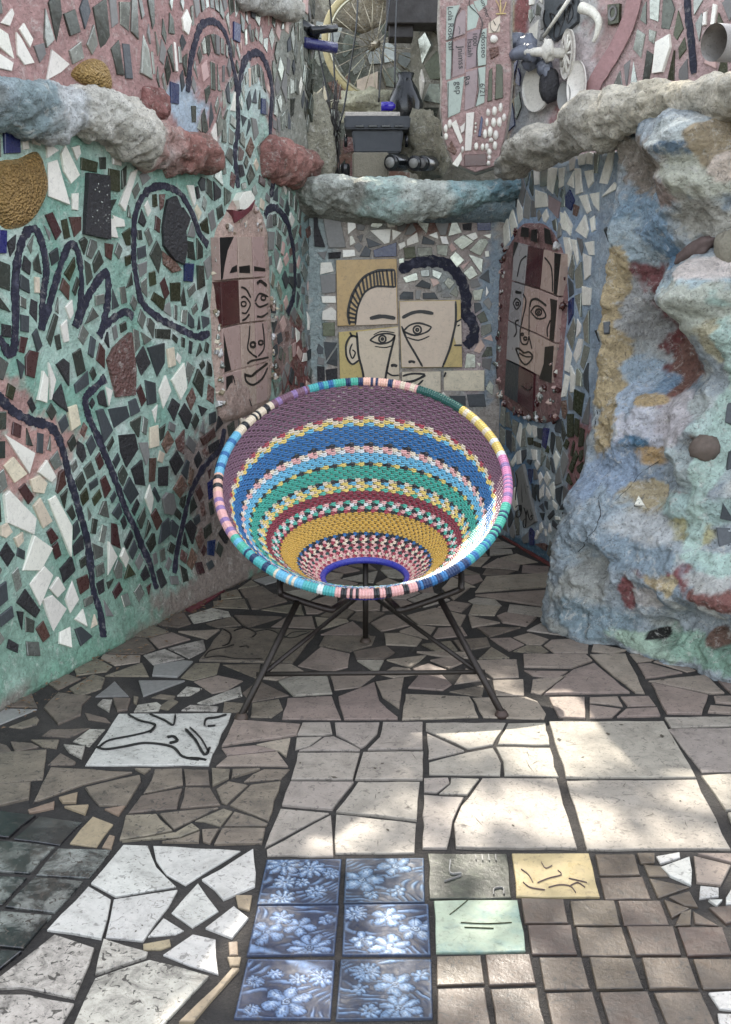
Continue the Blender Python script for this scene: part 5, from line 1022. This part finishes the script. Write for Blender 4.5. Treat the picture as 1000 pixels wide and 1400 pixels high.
def disc(name, c, rx, rz, dy, m, parent, U, N, hole=0, rings=6, dish=.02):
    V, Fc = [], []; n = 28; Zv = Vector((0, 0, 1)); rr = [hole + (1 - hole) * i / rings for i in range(rings + 1)]
    for side in (1, 0):
        for t in rr:
            for i in range(n):
                g = 2 * math.pi * i / n; V.append(Vector(c) + U * math.cos(g) * rx * t + Zv * math.sin(g) * rz * t + N * (dish * t * t + (0 if side else -dy)))
    k = rings + 1
    for s in (0, 1):
        for r_ in range(rings):
            for i in range(n):
                j = (i + 1) % n; a = s * k * n + r_ * n; f = (a + i, a + j, a + n + j, a + n + i); Fc.append(f[::-1] if s == 0 else f)
    for r_ in ((rings,) if hole == 0 else (0, rings)):
        for i in range(n): j = (i + 1) % n; Fc.append((r_ * n + i, r_ * n + j, k * n + r_ * n + j, k * n + r_ * n + i))
    return obj(name, V, Fc, m, parent, smooth_=True)
d_ = tag(disc('oval_dish', FP(705, 545, .035), .085, .105, .012, M['white'], None, WU.U, WU.N), 'white oval dish set in the wall beneath the blue ceramic figure', 'dish')
wh = empty('toy_wheel', FP(880, 345, .03), 'cream spoked toy wheel on a jutting hub by the ceramic figure', 'wheel')
disc('rim', FP(885, 345, .05), .05, .10, .02, M['shell'], wh, (WU.U + WU.N * .3).normalized(), WU.N, .72, 2, .0)
for k in range(10):
    g = k * math.pi / 5; c = FP(885, 345, .05); U_ = (WU.U + WU.N * .3).normalized(); tube('spoke', [c, c + U_ * math.cos(g) * .038 + Vector((0, 0, math.sin(g) * .078))], .006, M['shell'], wh, 6)
tube('hub_arm', [FP(870, 340, .04), FP(790, 345, .12), FP(700, 352, .16)], lambda i: (.022, .02, .012)[i], M['shell'], wh, 10)
V, Fc = blob_geo(FP(820, 335, .10), .03, .03, .04, 9, .4, 8); obj('hub_lump', V, Fc, M['shell'], wh, smooth_=True)
for x, y, a, b, mk, lb_ in ((945, 540, .05, .10, 'white', 'chipped white plate edge jutting beside the toy wheel'), (868, 605, .035, .06, 'grey', 'small grey oval plate tucked under the toy wheel')):
    tag(disc('wall_plate', FP(x, y, .03), a, b, .01, M[mk], None, WU.U, WU.N), lb_, 'plate')
hook = zE([(455, 35), (495, 50), (520, 85), (515, 130), (500, 165)])
tag(tube('ceramic_horn', spline([Pw(WU, x, y, .04) for x, y in hook], 6), lambda i: .024 - .0007 * i, M['shell']), 'curved white ceramic horn hanging on the upper wall', 'horn')
sb = empty('round_socket', Pw(WU, *zE([(562, 50)])[0], .0), 'dark square tile with a pale ring on the upper wall', 'tile')
V, Fc = piece_geo(WU, S2(WU, zE([(540,20),(585,15),(582,90),(542,98)])), .02); obj('square_plate', V, Fc, M['olive'], sb)
disc('ring', Pw(WU, *zE([(562, 52)])[0], .024), .022, .03, .006, M['grey'], sb, WU.U, WU.N, .6, 2, 0)
# pvc pipe
pa = at_y(976, 58, 3.62); pb = at_y(1060, 62, 3.75)
V, Fc = tube_geo([pa, pa.lerp(pb, .12), pb], .058, 28, cap=False); V2, F2 = tube_geo([pa, pa.lerp(pb, .12), pb], .047, 28, cap=False); o_ = len(V); nn_ = 28
Fc = Fc + [tuple(k + o_ for k in f[::-1]) for f in F2] + [(i, o_ + i, o_ + (i + 1) % nn_, (i + 1) % nn_) for i in range(nn_)]
tag(obj('drain_pipe', V, Fc, M['pvc'], smooth_=True), 'open grey plastic drain pipe poking out above the rocky cornice', 'pipe')
# ------------------------------------------------------------ things behind the ledge
YS = YB + .16
def bx(px0, py0, px1, py1, y, dep): a, b = at_y(px0, py1, y), at_y(px1, py0, y); return ((a.x + b.x) / 2, y + dep / 2, (a.z + b.z) / 2), (b.x - a.x, dep, b.z - a.z)
c, s = bx(482, 208, 532, 243, YS - .02, .2)
cb = tag(box('concrete_block', (c[0], c[1], c[2]), s, M['concrete'], None, .008), 'rough concrete block under the storage bin', 'block')
bin_ = empty('storage_bin', at_y(512, 208, YS + .12), 'charcoal plastic storage bin with a wide lid standing on a concrete block', 'bin')
def frustum(name, x0, x1, y0, y1, xt0, xt1, yt0, yt1, z0, z1, m, parent):
    V = [(x0, y0, z0), (x1, y0, z0), (x1, y1, z0), (x0, y1, z0), (xt0, yt0, z1), (xt1, yt0, z1), (xt1, yt1, z1), (xt0, yt1, z1)]
    import bmesh
    bm = bmesh.new(); vs = [bm.verts.new(v) for v in V]; fs = [(3, 2, 1, 0), (4, 5, 6, 7), (0, 1, 5, 4), (1, 2, 6, 5), (2, 3, 7, 6), (3, 0, 4, 7)]
    for f in fs: bm.faces.new([vs[i] for i in f])
    bmesh.ops.bevel(bm, geom=bm.edges[:] , offset=.007, segments=2, affect='EDGES'); bm.verts.index_update(); V = [v.co.copy() for v in bm.verts]; Fc = [[v.index for v in f.verts] for f in bm.faces]; bm.free()
    return obj(name, V, Fc, m, parent)
b0, b1 = at_y(481, 209, YS), at_y(552, 178, YS); t0, t1 = at_y(472, 178, YS), at_y(560, 160, YS)
frustum('tub', b0.x + .012, b1.x - .012, YS, YS + .24, b0.x, b1.x, YS - .01, YS + .25, b0.z, b1.z, M['plastic'], bin_)
frustum('lid_rim', t0.x, t1.x, YS - .035, YS + .275, t0.x - .006, t1.x + .006, YS - .04, YS + .28, t0.z + .001, t1.z, M['plastic'], bin_)
for k in range(4): c, s = bx(486 + k * 18, 171, 498 + k * 18, 173.5, YS - .044, .01); box('lid_slot', c, s, M['black'], bin_, .001)
for x in (473, 556): p = at_y(x, 186, YS); q = at_y(x, 200, YS); tube('latch', [p, (p + q) / 2 + Vector((0, -.02, 0)), q], .008, M['black'], bin_)
p = at_y(512, 157, YS + .1); tag(box('pale_board', (p.x - .01, p.y, t1.z + .012), (.26, .22, .02), M['shell'], None, .003), 'pale flat board lying on top of the storage bin lid', 'board')
for i, (x0, y0, x1, y1, r_, lb_) in enumerate(((534, 232, 562, 224, 11, 'dark bottle lying on the ledge with its pale round end showing'), (566, 226, 584, 219, 10, 'short dark bottle lying between two others on the ledge'), (577, 232, 598, 219, 10, 'dark bottle with white flecks lying at the blue end of the ledge'))):
    bt = empty('bottle', at_y(x0, y0 + 5, YS - .08), lb_, 'bottle'); rr = r_ / 1400 * 4.95; a, b = at_y(x0, y0, YS - .12), at_y(x1, y1, YS + .04)
    zb = ZLED + .02 + rr * .9; a.z = max(a.z, zb) ; b.z = a.z + .012
    pth = [a.lerp(b, t) for t in (0, .02, .1, .6, .75, .85, 1.0)]; prof = (.86, .98, 1, 1, .7, .4, .36)
    tube('glass_body', pth, lambda i: rr * prof[i], M['black'], bt, 18); d = (a - b).normalized(); tube('base_ring', [a + d * .002, a + d * .007], rr * .62, M['grey'], bt, 18)
cp = at_y(472, 232, YS); tag(tube('small_pot', [Vector((cp.x, cp.y, ZLED - .01)), Vector((cp.x, cp.y, ZLED + .05)), Vector((cp.x, cp.y, ZLED + .06))], lambda i: (.022, .024, .02)[i], M['black'], None, 14), 'tiny black pot standing left of the concrete block', 'pot')
# bicycle wheel
YW = YB + .75
wc = at_y(512, 62, YW); rw = .27
bw = empty('bicycle_wheel', wc - Vector((0, 0, rw)), 'bicycle wheel with tan tyre and bright spokes hanging behind the bin', 'wheel')
ax_ = Vector((.82, -.57, .1)).normalized(); e1 = ax_.cross(Vector((0, 0, 1))).normalized(); e2 = e1.cross(ax_)
ax_ = Vector((.35, -.93, .1)).normalized(); e1 = ax_.cross(Vector((0, 0, 1))).normalized(); e2 = e1.cross(ax_)
for nm, r_, th, mm in (('tyre', rw, .016, 'tyre'), ('rim', rw - .022, .009, 'steel')):
    tube(nm, [wc + e1 * math.cos(g) * r_ + e2 * math.sin(g) * r_ for g in [2 * math.pi * i / 56 for i in range(56)]], th, M[mm], bw, 8, True)
tube('hub', [wc - ax_ * .04, wc + ax_ * .04], .02, M['steel'], bw, 12)
for k in range(24):
    g = 2 * math.pi * k / 24; d = e1 * math.cos(g) + e2 * math.sin(g); tube('spoke', [wc + ax_ * (.035 if k % 2 else -.035) + d * .018, wc + d * (rw - .025)], .0022, M['steel'], bw, 5)
# far mosaic wall, dark, and clutter in front of it
YF = YB + 1.35
WF = Surf((at_y(400, 100, YF).x - .5, YF, 0), (1, .12, 0), lambda u, v: .02 * noise.noise(Vector((u * 4, v * 4, 5))))
far = empty('far_wall', WF.pos(1, 0), 'shadowy garden wall of mirror pieces and brick red patches far behind the ledge', 'wall')
colF = patch_col((128, 122, 108), [(.95, 1.9, .3, .2, (116, 82, 66), .4), (1.3, 2.2, .2, .3, (120, 120, 104), .4), (.7, 2.3, .25, .3, (92, 96, 84), .4)])
wall_mesh('plaster_face', WF, 0, 2.6, 0, 3.2, .04, colF, plaster, far, thick=.2)
itF = [('mirror_shard', p, pick({'mirror': 4, 'mirrord': 4, 'olive': 2, 'white': .8, 'rust': 1, 'cream': .6, 'navy': .4}), .006) for p in fill(S2(WF, PX([(428,-14),(615,-14),(615,245),(428,245)])), [], [], .10, .02, seed=71, ax=1.2)]
pieces(WF, far, itF, tilt=.12)
side = empty('mosaic_buttress', at_y(590, 235, YB + .55), 'leaning buttress of mirror shards behind the lettered pillar', 'buttress')
SB = Surf((at_y(556, 100, YB + .5).x, YB + .62, 0), (1, -.25, 0), lambda u, v: .02 * noise.noise(Vector((u * 6, v * 6, 8))) - .12 * smooth(.12, 0, u))
wall_mesh('plaster_face', SB, 0, .5, .8, 2.7, .03, patch_col((136, 132, 116), []), plaster, side, thick=.2)
pieces(SB, side, [('mirror_shard', p, pick({'mirror': 4, 'olive': 3, 'white': 1, 'mirrord': 3}), .006) for p in fill([(.03, 1.9), (.46, 1.9), (.46, 2.65), (.03, 2.65)], [], [], .085, .016, seed=73, ax=1.3)], tilt=.1)
# dark vase and brackets
vz = empty('dark_vase', at_y(552, 150, YB + .45), 'dark glossy vase standing behind the bin beside the bicycle wheel', 'vase'); p0 = at_y(554, 165, YB + .45)
prof = [(.03, 0), (.05, .03), (.085, .14), (.09, .2), (.06, .27), (.035, .31), (.045, .34)]
tube('glass_body', [Vector((p0.x, p0.y, p0.z - .12 + z)) for _, z in prof], lambda i: prof[i][0], M['black'], vz, 20)
tube('neck_band', [Vector((p0.x - .12, p0.y - .05, p0.z + .06)), Vector((p0.x - .02, p0.y - .05, p0.z + .06))], .022, M['blueglass'], vz, 12)
rk = tag(obj('rubble_rock', *blob_geo(at_y(512, 145, YB + .6), .2, .12, .09, 4, .5, 16), rockm, smooth_=True, cols=[lin((190, 186, 160))] * (17 * 32)), 'sunlit pale rubble rock heaped behind the bin', 'rock')
rk2 = tag(obj('mossy_rock', *blob_geo(at_y(578, 200, YB + .34), .11, .1, .13, 9, .5, 18), rockm, smooth_=True, cols=[lin((150, 146, 128))] * (19 * 36)), 'grey green rock sitting right of the bin on the ledge', 'rock')
rk3 = tag(obj('pale_boulder', *blob_geo(at_y(430, 200, YB + .12), .1, .08, .24, 12, .3, 20), rockm, smooth_=True, cols=[lin((158, 154, 136))] * (21 * 40)), 'tall pale boulder closing the far end of the mint wall', 'rock')
br = empty('bottle_bracket', at_y(440, 70, YB + .3), 'dark pipes and bottles fixed at the end of the mint wall', 'bracket')
for (a, b, r_, mk) in (((408, 35), (432, 48), .035, 'black'), ((425, 42), (460, 38), .018, 'black'), ((415, 58), (460, 66), .024, 'navy'), ((404, 20), (408, 60), .016, 'maroon')):
    tube('glass_piece', [at_y(*a, YB - .05), at_y((a[0] + b[0]) / 2, (a[1] + b[1]) / 2, YB + .02), at_y(*b, YB + .05)], r_, M[mk], br, 12)
ov = empty('cable_bundle', at_y(450, 240, YB + .3), 'thin dark cables hanging down past the wheel to the ledge', 'cable')
for pts in ([(490, -15), (487, 40), (478, 100), (470, 150), (456, 200), (448, 236)], [(535, -15), (528, 40), (522, 90), (518, 140)], [(543, -15), (541, 50), (540, 120)], [(434, 60), (442, 100), (450, 140), (455, 175), (460, 225)], [(450, -10), (455, 50), (458, 110), (462, 160)]):
    tube('cable', spline([at_y(x, y, YB + .33 + .02 * math.sin(x)) for x, y in pts], 5), .0045, M['black'], ov, 6)
vine = empty('dry_vine', at_y(455, 236, YB + .25), 'tangle of dry dark vine stems beside the pale boulder', 'vine'); r = random.Random(5)
for k in range(16):
    x = r.uniform(445, 462); pts = [(x + r.uniform(-6, 6), 238 - j * r.uniform(14, 26)) for j in range(6)]; tube('stem', spline([at_y(a, b, YB + .2 + .05 * r.random()) for a, b in pts], 4), .003, M['darkwood'], vine, 5)
rock_tube('overhead_arch', [at_y(440, -40, YF - .4), at_y(470, 4, YF - .45), at_y(495, 14, YF - .45), at_y(520, -6, YF - .45), at_y(540, -40, YF - .4)], lambda T: .09, c2([(170, 166, 150), (160, 150, 130), (176, 172, 156)]), rockm, far, 14, .2, 50, 22, .6, 5)
lb = empty('dark_beam', at_y(575, 60, YB + .5), 'dark timber beam overhead beside the lettered pillar', 'beam')
box('timber', tuple(at_y(570, 18, YB + .5)), (.3, .18, .13), M['darkwood'], lb); box('timber_end', tuple(at_y(548, 42, YB + .52)), (.12, .14, .09), M['darkwood'], lb)
# ------------------------------------------------------------ woven basket chair
chair = empty('woven_chair', (0, 3.1, 0), 'round basket chair woven in bright striped cord on black metal legs', 'chair')
CC = dict(purple=(112, 74, 92), cream=(226, 206, 178), red=(168, 50, 66), yellow=(226, 194, 96), blue=(34, 98, 158), dblue=(22, 44, 84), black=(24, 24, 28), pink=(226, 164, 158), white=(226, 226, 222), sky=(96, 176, 208), teal=(48, 158, 136), green=(70, 176, 150), maroon=(130, 36, 50), ochre=(206, 158, 58), royal=(36, 40, 150), orange=(222, 130, 90), dgreen=(20, 74, 66), lav=(140, 108, 160), rose=(214, 126, 170), peach=(238, 184, 160), tealb=(66, 170, 170))
CM = {k: mat('cord_' + k, tuple(int(x * .84 + 18 + .06 * sum(v) / 3 * 1.0) for x in v), .32, 0, vary=.1, scale=30, bump=.05, bscale=200, rnd=.06, hue=.0, spec=.5) for k, v in CC.items()}
rimc = Vector((-.0085, 3.378, .605)); tilt = R(37.0)
rX = Vector((1, 0, 0)); rY = Vector((0, math.cos(tilt), math.sin(tilt))); RX, RY = .487, .472
holec = Vector((-.002, 3.262, .292)); th = R(8); hY = Vector((0, math.cos(th), math.sin(th))); HR = .142
def ring(t, g, off=0.0):
    """t 0 at the rim, 1 at the hole; g from the back, clockwise; off inward"""
    b = math.sin(math.pi * t); k = t ** 1.0
    c = rimc.lerp(holec, k) + Vector((0, .0, -.004 * b)); yv = rY.lerp(hY, k).normalized()
    x = RX + (HR - RX) * k + .045 * b - off; y = RY + (HR - RY) * k + .0 * b - off
    return c + rX * math.sin(g) * x + yv * math.cos(g) * y
seat = empty('basket', rimc, '', ''); del seat['label'], seat['category']; seat.parent = chair; seat.location = rimc - world_loc(chair)
rows = (['purple'] * 9 + ['cream/red', 'yellow/cream', 'sky/yellow'] + ['blue'] * 5 + ['black/blue', 'pink/cream', 'pink/white'] + ['sky'] * 3 + ['black/yellow'] + ['teal'] * 4 + ['black/cream', 'sky/yellow', 'yellow/cream', 'green/yellow'] + ['maroon'] * 3 + ['pink/green', 'white/black', 'green/pink', 'black/red'] + ['ochre'] * 7 + ['blue/black', 'black/pink', 'cream/red', 'black/cream', 'pink/maroon', 'dgreen/pink', 'pink/red', 'pink/cream', 'pink/red', 'pink/pink'])
NR = len(rows); NW = 148; SEG = 6
def cord_row(i, key):
    t = .022 + .962 * i / (NR - 1); ks = key.split('/'); n = NW // 2 * SEG; V, Fc, ix = [], [], []
    rad = .0074 - .0012 * t; amp = .0050; nv = 5
    P = []
    for j in range(n):
        g = 2 * math.pi * j / n; ph = 2 * math.pi * j / SEG + (math.pi if i % 2 else 0); s = math.sin(ph)
        P.append((ring(t, g, amp * (1 if s > 0 else -1) * abs(s) ** .6), g, s))
    for q_ in (-1, 1):                                    # each pass is a pair of thin strands
        o_ = len(V)
        for j in range(n):
            p, g, s = P[j]; tg = (P[(j + 1) % n][0] - P[j - 1][0]).normalized()
            dn = (ring(min(1, t + .02), g) - ring(max(0, t - .02), g)).normalized(); nrm = tg.cross(dn).normalized()
            p = p + dn * (rad * .52 * q_ + .0011 * noise.noise(Vector((g * 9, i * 3.7, q_)))) + nrm * .0010 * noise.noise(Vector((g * 14, i * 2.3, q_ + 4)))
            for k in range(nv):
                a = 2 * math.pi * k / nv + .6; V.append(p + dn * math.cos(a) * rad * .52 + nrm * math.sin(a) * rad * .6)
        for j in range(n):
            w_ = (j // SEG) % len(ks)
            for k in range(nv):
                Fc.append((o_ + j * nv + k, o_ + j * nv + (k + 1) % nv, o_ + ((j + 1) % n) * nv + (k + 1) % nv, o_ + ((j + 1) % n) * nv + k)); ix.append(w_)
    return obj('woven_cord', V, Fc, None, seat, mats=[CM[k] for k in ks], idx=ix, smooth_=True)
for i, kx in enumerate(rows): cord_row(i, kx)
V, Fc = [], []
for j in range(NW):                                       # the stiff uprights that the cords wrap round, joined
    g = 2 * math.pi * (j + .25) / NW
    a, b = tube_geo([ring(t / 10, g) for t in range(11)], .0022, 4); o_ = len(V); V += a; Fc += [tuple(k + o_ for k in f) for f in b]
wp = obj('warp_rod', V, Fc, M['metal'], seat); wp['kind'] = 'stuff'
# wrapped rim in coloured lengths: (start degrees clockwise from the back, colours)
secs = [(0, 'peach', 'dblue'), (14, 'pink', 'cream'), (24, 'dgreen', 'dgreen'), (46, 'yellow', 'cream'), (66, 'yellow', 'white'), (78, 'rose', 'lav'), (104, 'green', 'dblue'), (122, 'tealb', 'blue'), (138, 'dblue', 'blue'), (160, 'pink', 'black'), (190, 'tealb', 'white'), (202, 'sky', 'cream'), (214, 'tealb', 'dblue'), (230, 'green', 'sky'), (238, 'pink', 'lav'), (262, 'peach', 'black'), (272, 'sky', 'blue'), (296, 'cream', 'black'), (318, 'purple', 'lav'), (336, 'tealb', 'blue'), (348, 'green', 'dblue')]
rimh = {}
for si, (a0, ca, cb_) in enumerate(secs):
    a1 = secs[(si + 1) % len(secs)][0] + (360 if si == len(secs) - 1 else 0); nw = max(4, int((a1 - a0) * .94)); V, Fc, ix = [], [], []; nv = 10; rr = random.Random(si); steps = nw * 3
    band = set()
    k = rr.randint(2, 4)
    while k < nw: band |= {k, k + 1} if rr.random() < .7 else {k, k + 2}; k += rr.randint(4, 7)
    for j in range(steps + 1):
        g = R(a0 + (a1 - a0) * j / steps); p = ring(0, g); tg = (ring(0, g + .01) - ring(0, g - .01)).normalized(); ou = (p - rimc).normalized(); up = tg.cross(ou).normalized()
        q = .0165 * (1 if j % 3 else .86)
        for m_ in range(nv):
            an = 2 * math.pi * m_ / nv; V.append(p + ou * math.cos(an) * q + up * math.sin(an) * q)
    for j in range(steps):
        for m_ in range(nv): Fc.append((j * nv + m_, j * nv + (m_ + 1) % nv, (j + 1) * nv + (m_ + 1) % nv, (j + 1) * nv + m_)); ix.append(1 if (j // 3) in band else 0)
    obj('rim_binding', V, Fc, None, seat, mats=[CM[ca], CM[cb_]], idx=ix)
tube('hole_binding', [ring(1.0, 2 * math.pi * i / 60) for i in range(60)], .012, CM['royal'], seat, 8, True)
# metal base
def hp(x, y): return zH([(x, y)])[0]
fl, frr = at_z(330, 984, 0), at_z(686, 980, 0); rear = at_z(500, 879, 0)
lt_, rt_ = at_y(*hp(288, 735), 3.10), at_y(*hp(735, 730), 3.10)
def leg(foot_, top):
    o = tube('leg', [foot_ + Vector((0, 0, .012)), top], .0105, M['metal'], chair, 12); f = foot_; tube('foot', [f, f + Vector((0, 0, .008)), f + Vector((0, 0, .02))], lambda i: (.019, .021, .014)[i], M['foot'], o, 14)
leg(fl, lt_); leg(frr, rt_); leg(rear, Vector((rear.x, 3.44, .30)))
sa, sb_ = fl.lerp(lt_, .37), frr.lerp(rt_, .37)
tube('stretcher', [sa + (sa - sb_).normalized() * .02, sb_ + (sb_ - sa).normalized() * .02], .0075, M['metal'], chair, 10)
hub = Vector((rear.x, rear.y - .02, .20))
for s_ in (sa, sb_): tube('brace', [s_, hub], .0075, M['metal'], chair, 10)
def bent(pts): tube('seat_bracket', pts, .0105, M['metal'], chair, 12)
for sgn, pts in ((-1, [(235, 650), (235, 700), (250, 714), (380, 756), (405, 752), (440, 726)]), (1, [(797, 640), (797, 685), (782, 700), (620, 757), (597, 750), (570, 725)])):
    ys = [3.16, 3.12, 3.12, 3.10, 3.11, 3.18]; bent(spline([at_y(*hp(*p), y) for p, y in zip(pts, ys)], 4))
rg = [ring(.78, 2 * math.pi * i / 40, -.018) for i in range(40)]
tube('seat_ring', rg, .008, M['metal'], chair, 8, True)
# ------------------------------------------------------------ tree overhead (out of frame): its leaves shade the court, its gaps let the sun patches in
lm = bpy.data.materials.new('leaf_green'); lm.use_nodes = True; t_ = lm.node_tree; bs = t_.nodes['Principled BSDF']; bs.inputs['Base Color'].default_value = (.07, .12, .035, 1); bs.inputs['Roughness'].default_value = .5
tl = t_.nodes.new('ShaderNodeBsdfTranslucent'); tl.inputs[0].default_value = (.16, .24, .05, 1); mx = t_.nodes.new('ShaderNodeMixShader'); mx.inputs[0].default_value = .3
t_.links.new(bs.outputs[0], mx.inputs[1]); t_.links.new(tl.outputs[0], mx.inputs[2]); t_.links.new(mx.outputs[0], t_.nodes['Material Output'].inputs[0])
barkm = mat('bark', (96, 84, 72), .9, vary=.3, bump=.8)
LIT = [(795, 985, 55, 26), (772, 1035, 22, 36), (715, 985, 75, 34), (640, 1000, 40, 22), (350, 1005, 34, 22), (560, 1010, 30, 12), (735, 1110, 60, 50), (650, 1120, 36, 36), (720, 1030, 40, 16), (800, 1130, 60, 40), (960, 1010, 60, 40), (930, 1105, 46, 30), (985, 1060, 40, 50), (860, 915, 90, 26), (760, 930, 40, 30), (900, 955, 60, 24), (960, 965, 60, 26), (780, 960, 40, 16), (740, 887, 14, 7), (425, 918, 28, 30), (335, 985, 14, 10), (455, 1050, 34, 22), (440, 1090, 32, 26), (450, 1140, 46, 26), (350, 1092, 22, 14), (350, 1135, 50, 12), (345, 1045, 16, 8), (930, 890, 50, 16), (490, 1040, 16, 12), (300, 1195, 70, 26), (285, 1300, 22, 20), (655, 1180, 40, 14), (760, 1200, 50, 18), (900, 1150, 60, 16), (540, 1320, 34, 40), (400, 1330, 26, 26), (620, 1370, 26, 18), (560, 1200, 30, 20), (120, 1240, 50, 30), (60, 1300, 40, 30), (270, 1230, 50, 30)]
def lit(x, y, sx):
    for a, b, rx, ry in LIT:
        if ((x - a) / rx) ** 2 + ((y - b) / ry) ** 2 < sx: return True
    return False
tree = empty('shade_tree', (-3.6, 9.2, 0), 'leafy shade tree standing beyond the back wall with its crown over the court', 'tree')
r = random.Random(3); V, Fc = [], []; n_leaf = 0
for _ in range(60000):
    gx, gy = r.uniform(-2.6, 2.6), r.uniform(-.6, 5.2); z = r.uniform(5.0, 6.6); p = Vector((gx, gy, 0)) + SUN * (z / SUN.z)
    g = Vector((gx, gy, 0)); dz = gy * CS + CAM_H * SN
    if dz > .5:
        x, y = to_px(g)
        if lit(x, y, 1.0 + .35 * noise.noise(Vector((gx * 9, gy * 9, z * .5)))): continue
    if noise.noise(Vector((gx * 2.2, gy * 2.2, 4))) + .4 * noise.noise(Vector((gx * 7, gy * 7, 9))) < -.55: continue
    if n_leaf > 12000: break
    n_leaf += 1; s = r.uniform(.05, .085); a = Vector((r.gauss(0, 1), r.gauss(0, 1), r.gauss(0, .5))).normalized(); b = a.cross(Vector((r.gauss(0, .5), r.gauss(0, .5), 1))).normalized()
    k = len(V); V += [p - a * s, p + b * s * .5, p + a * s, p - b * s * .5]; Fc.append((k, k + 1, k + 2, k + 3))
crown = obj('crown', V, Fc, lm, tree); crown['kind'] = 'stuff'
trunk = [Vector((-3.6, 9.2, 0)), Vector((-3.5, 9.1, 1.8)), Vector((-3.1, 8.9, 3.4)), Vector((-2.2, 8.4, 4.8))]
tube('trunk', spline(trunk, 5), lambda i: .17 - .006 * i, barkm, tree, 12)
for e in ((-1.2, 7.2, 5.6), (0.2, 8.6, 5.7), (-1.9, 6.2, 5.5), (.9, 7.4, 6.1), (-.6, 9.4, 5.8)):
    tube('limb', spline([Vector((-2.4, 8.5, 4.6)), Vector((-1.9, (8.5 + e[1]) / 2, 5.1)), Vector(e)], 5), lambda i: .07 - .005 * i, barkm, tree, 8)
# litter of dry leaves at the foot of the walls
r = random.Random(8); V, Fc = [], []
for k in range(150):
    x = r.uniform(5, 330); y = 950 - (x - 20) * .52 + r.uniform(2, 38) if x < 235 else 835 - (x - 235) * .45 + r.uniform(3, 22); g = at_z(x, y, .011); a = r.uniform(0, 6.3); s = r.uniform(.004, .013); d = Vector((math.cos(a), math.sin(a), 0)); e = Vector((-d.y, d.x, 0)); o_ = len(V)
    V += [g - d * s, g + e * s * .4 + Vector((0, 0, .003)), g + d * s, g - e * s * .4 + Vector((0, 0, .002))]; Fc.append((o_, o_ + 1, o_ + 2, o_ + 3))
lt = tag(obj('leaf_litter', V, Fc, mat('dry_leaf', (112, 90, 66), .8)), 'dry leaf scraps along the foot of the mint wall', 'leaf litter'); lt['kind'] = 'stuff'
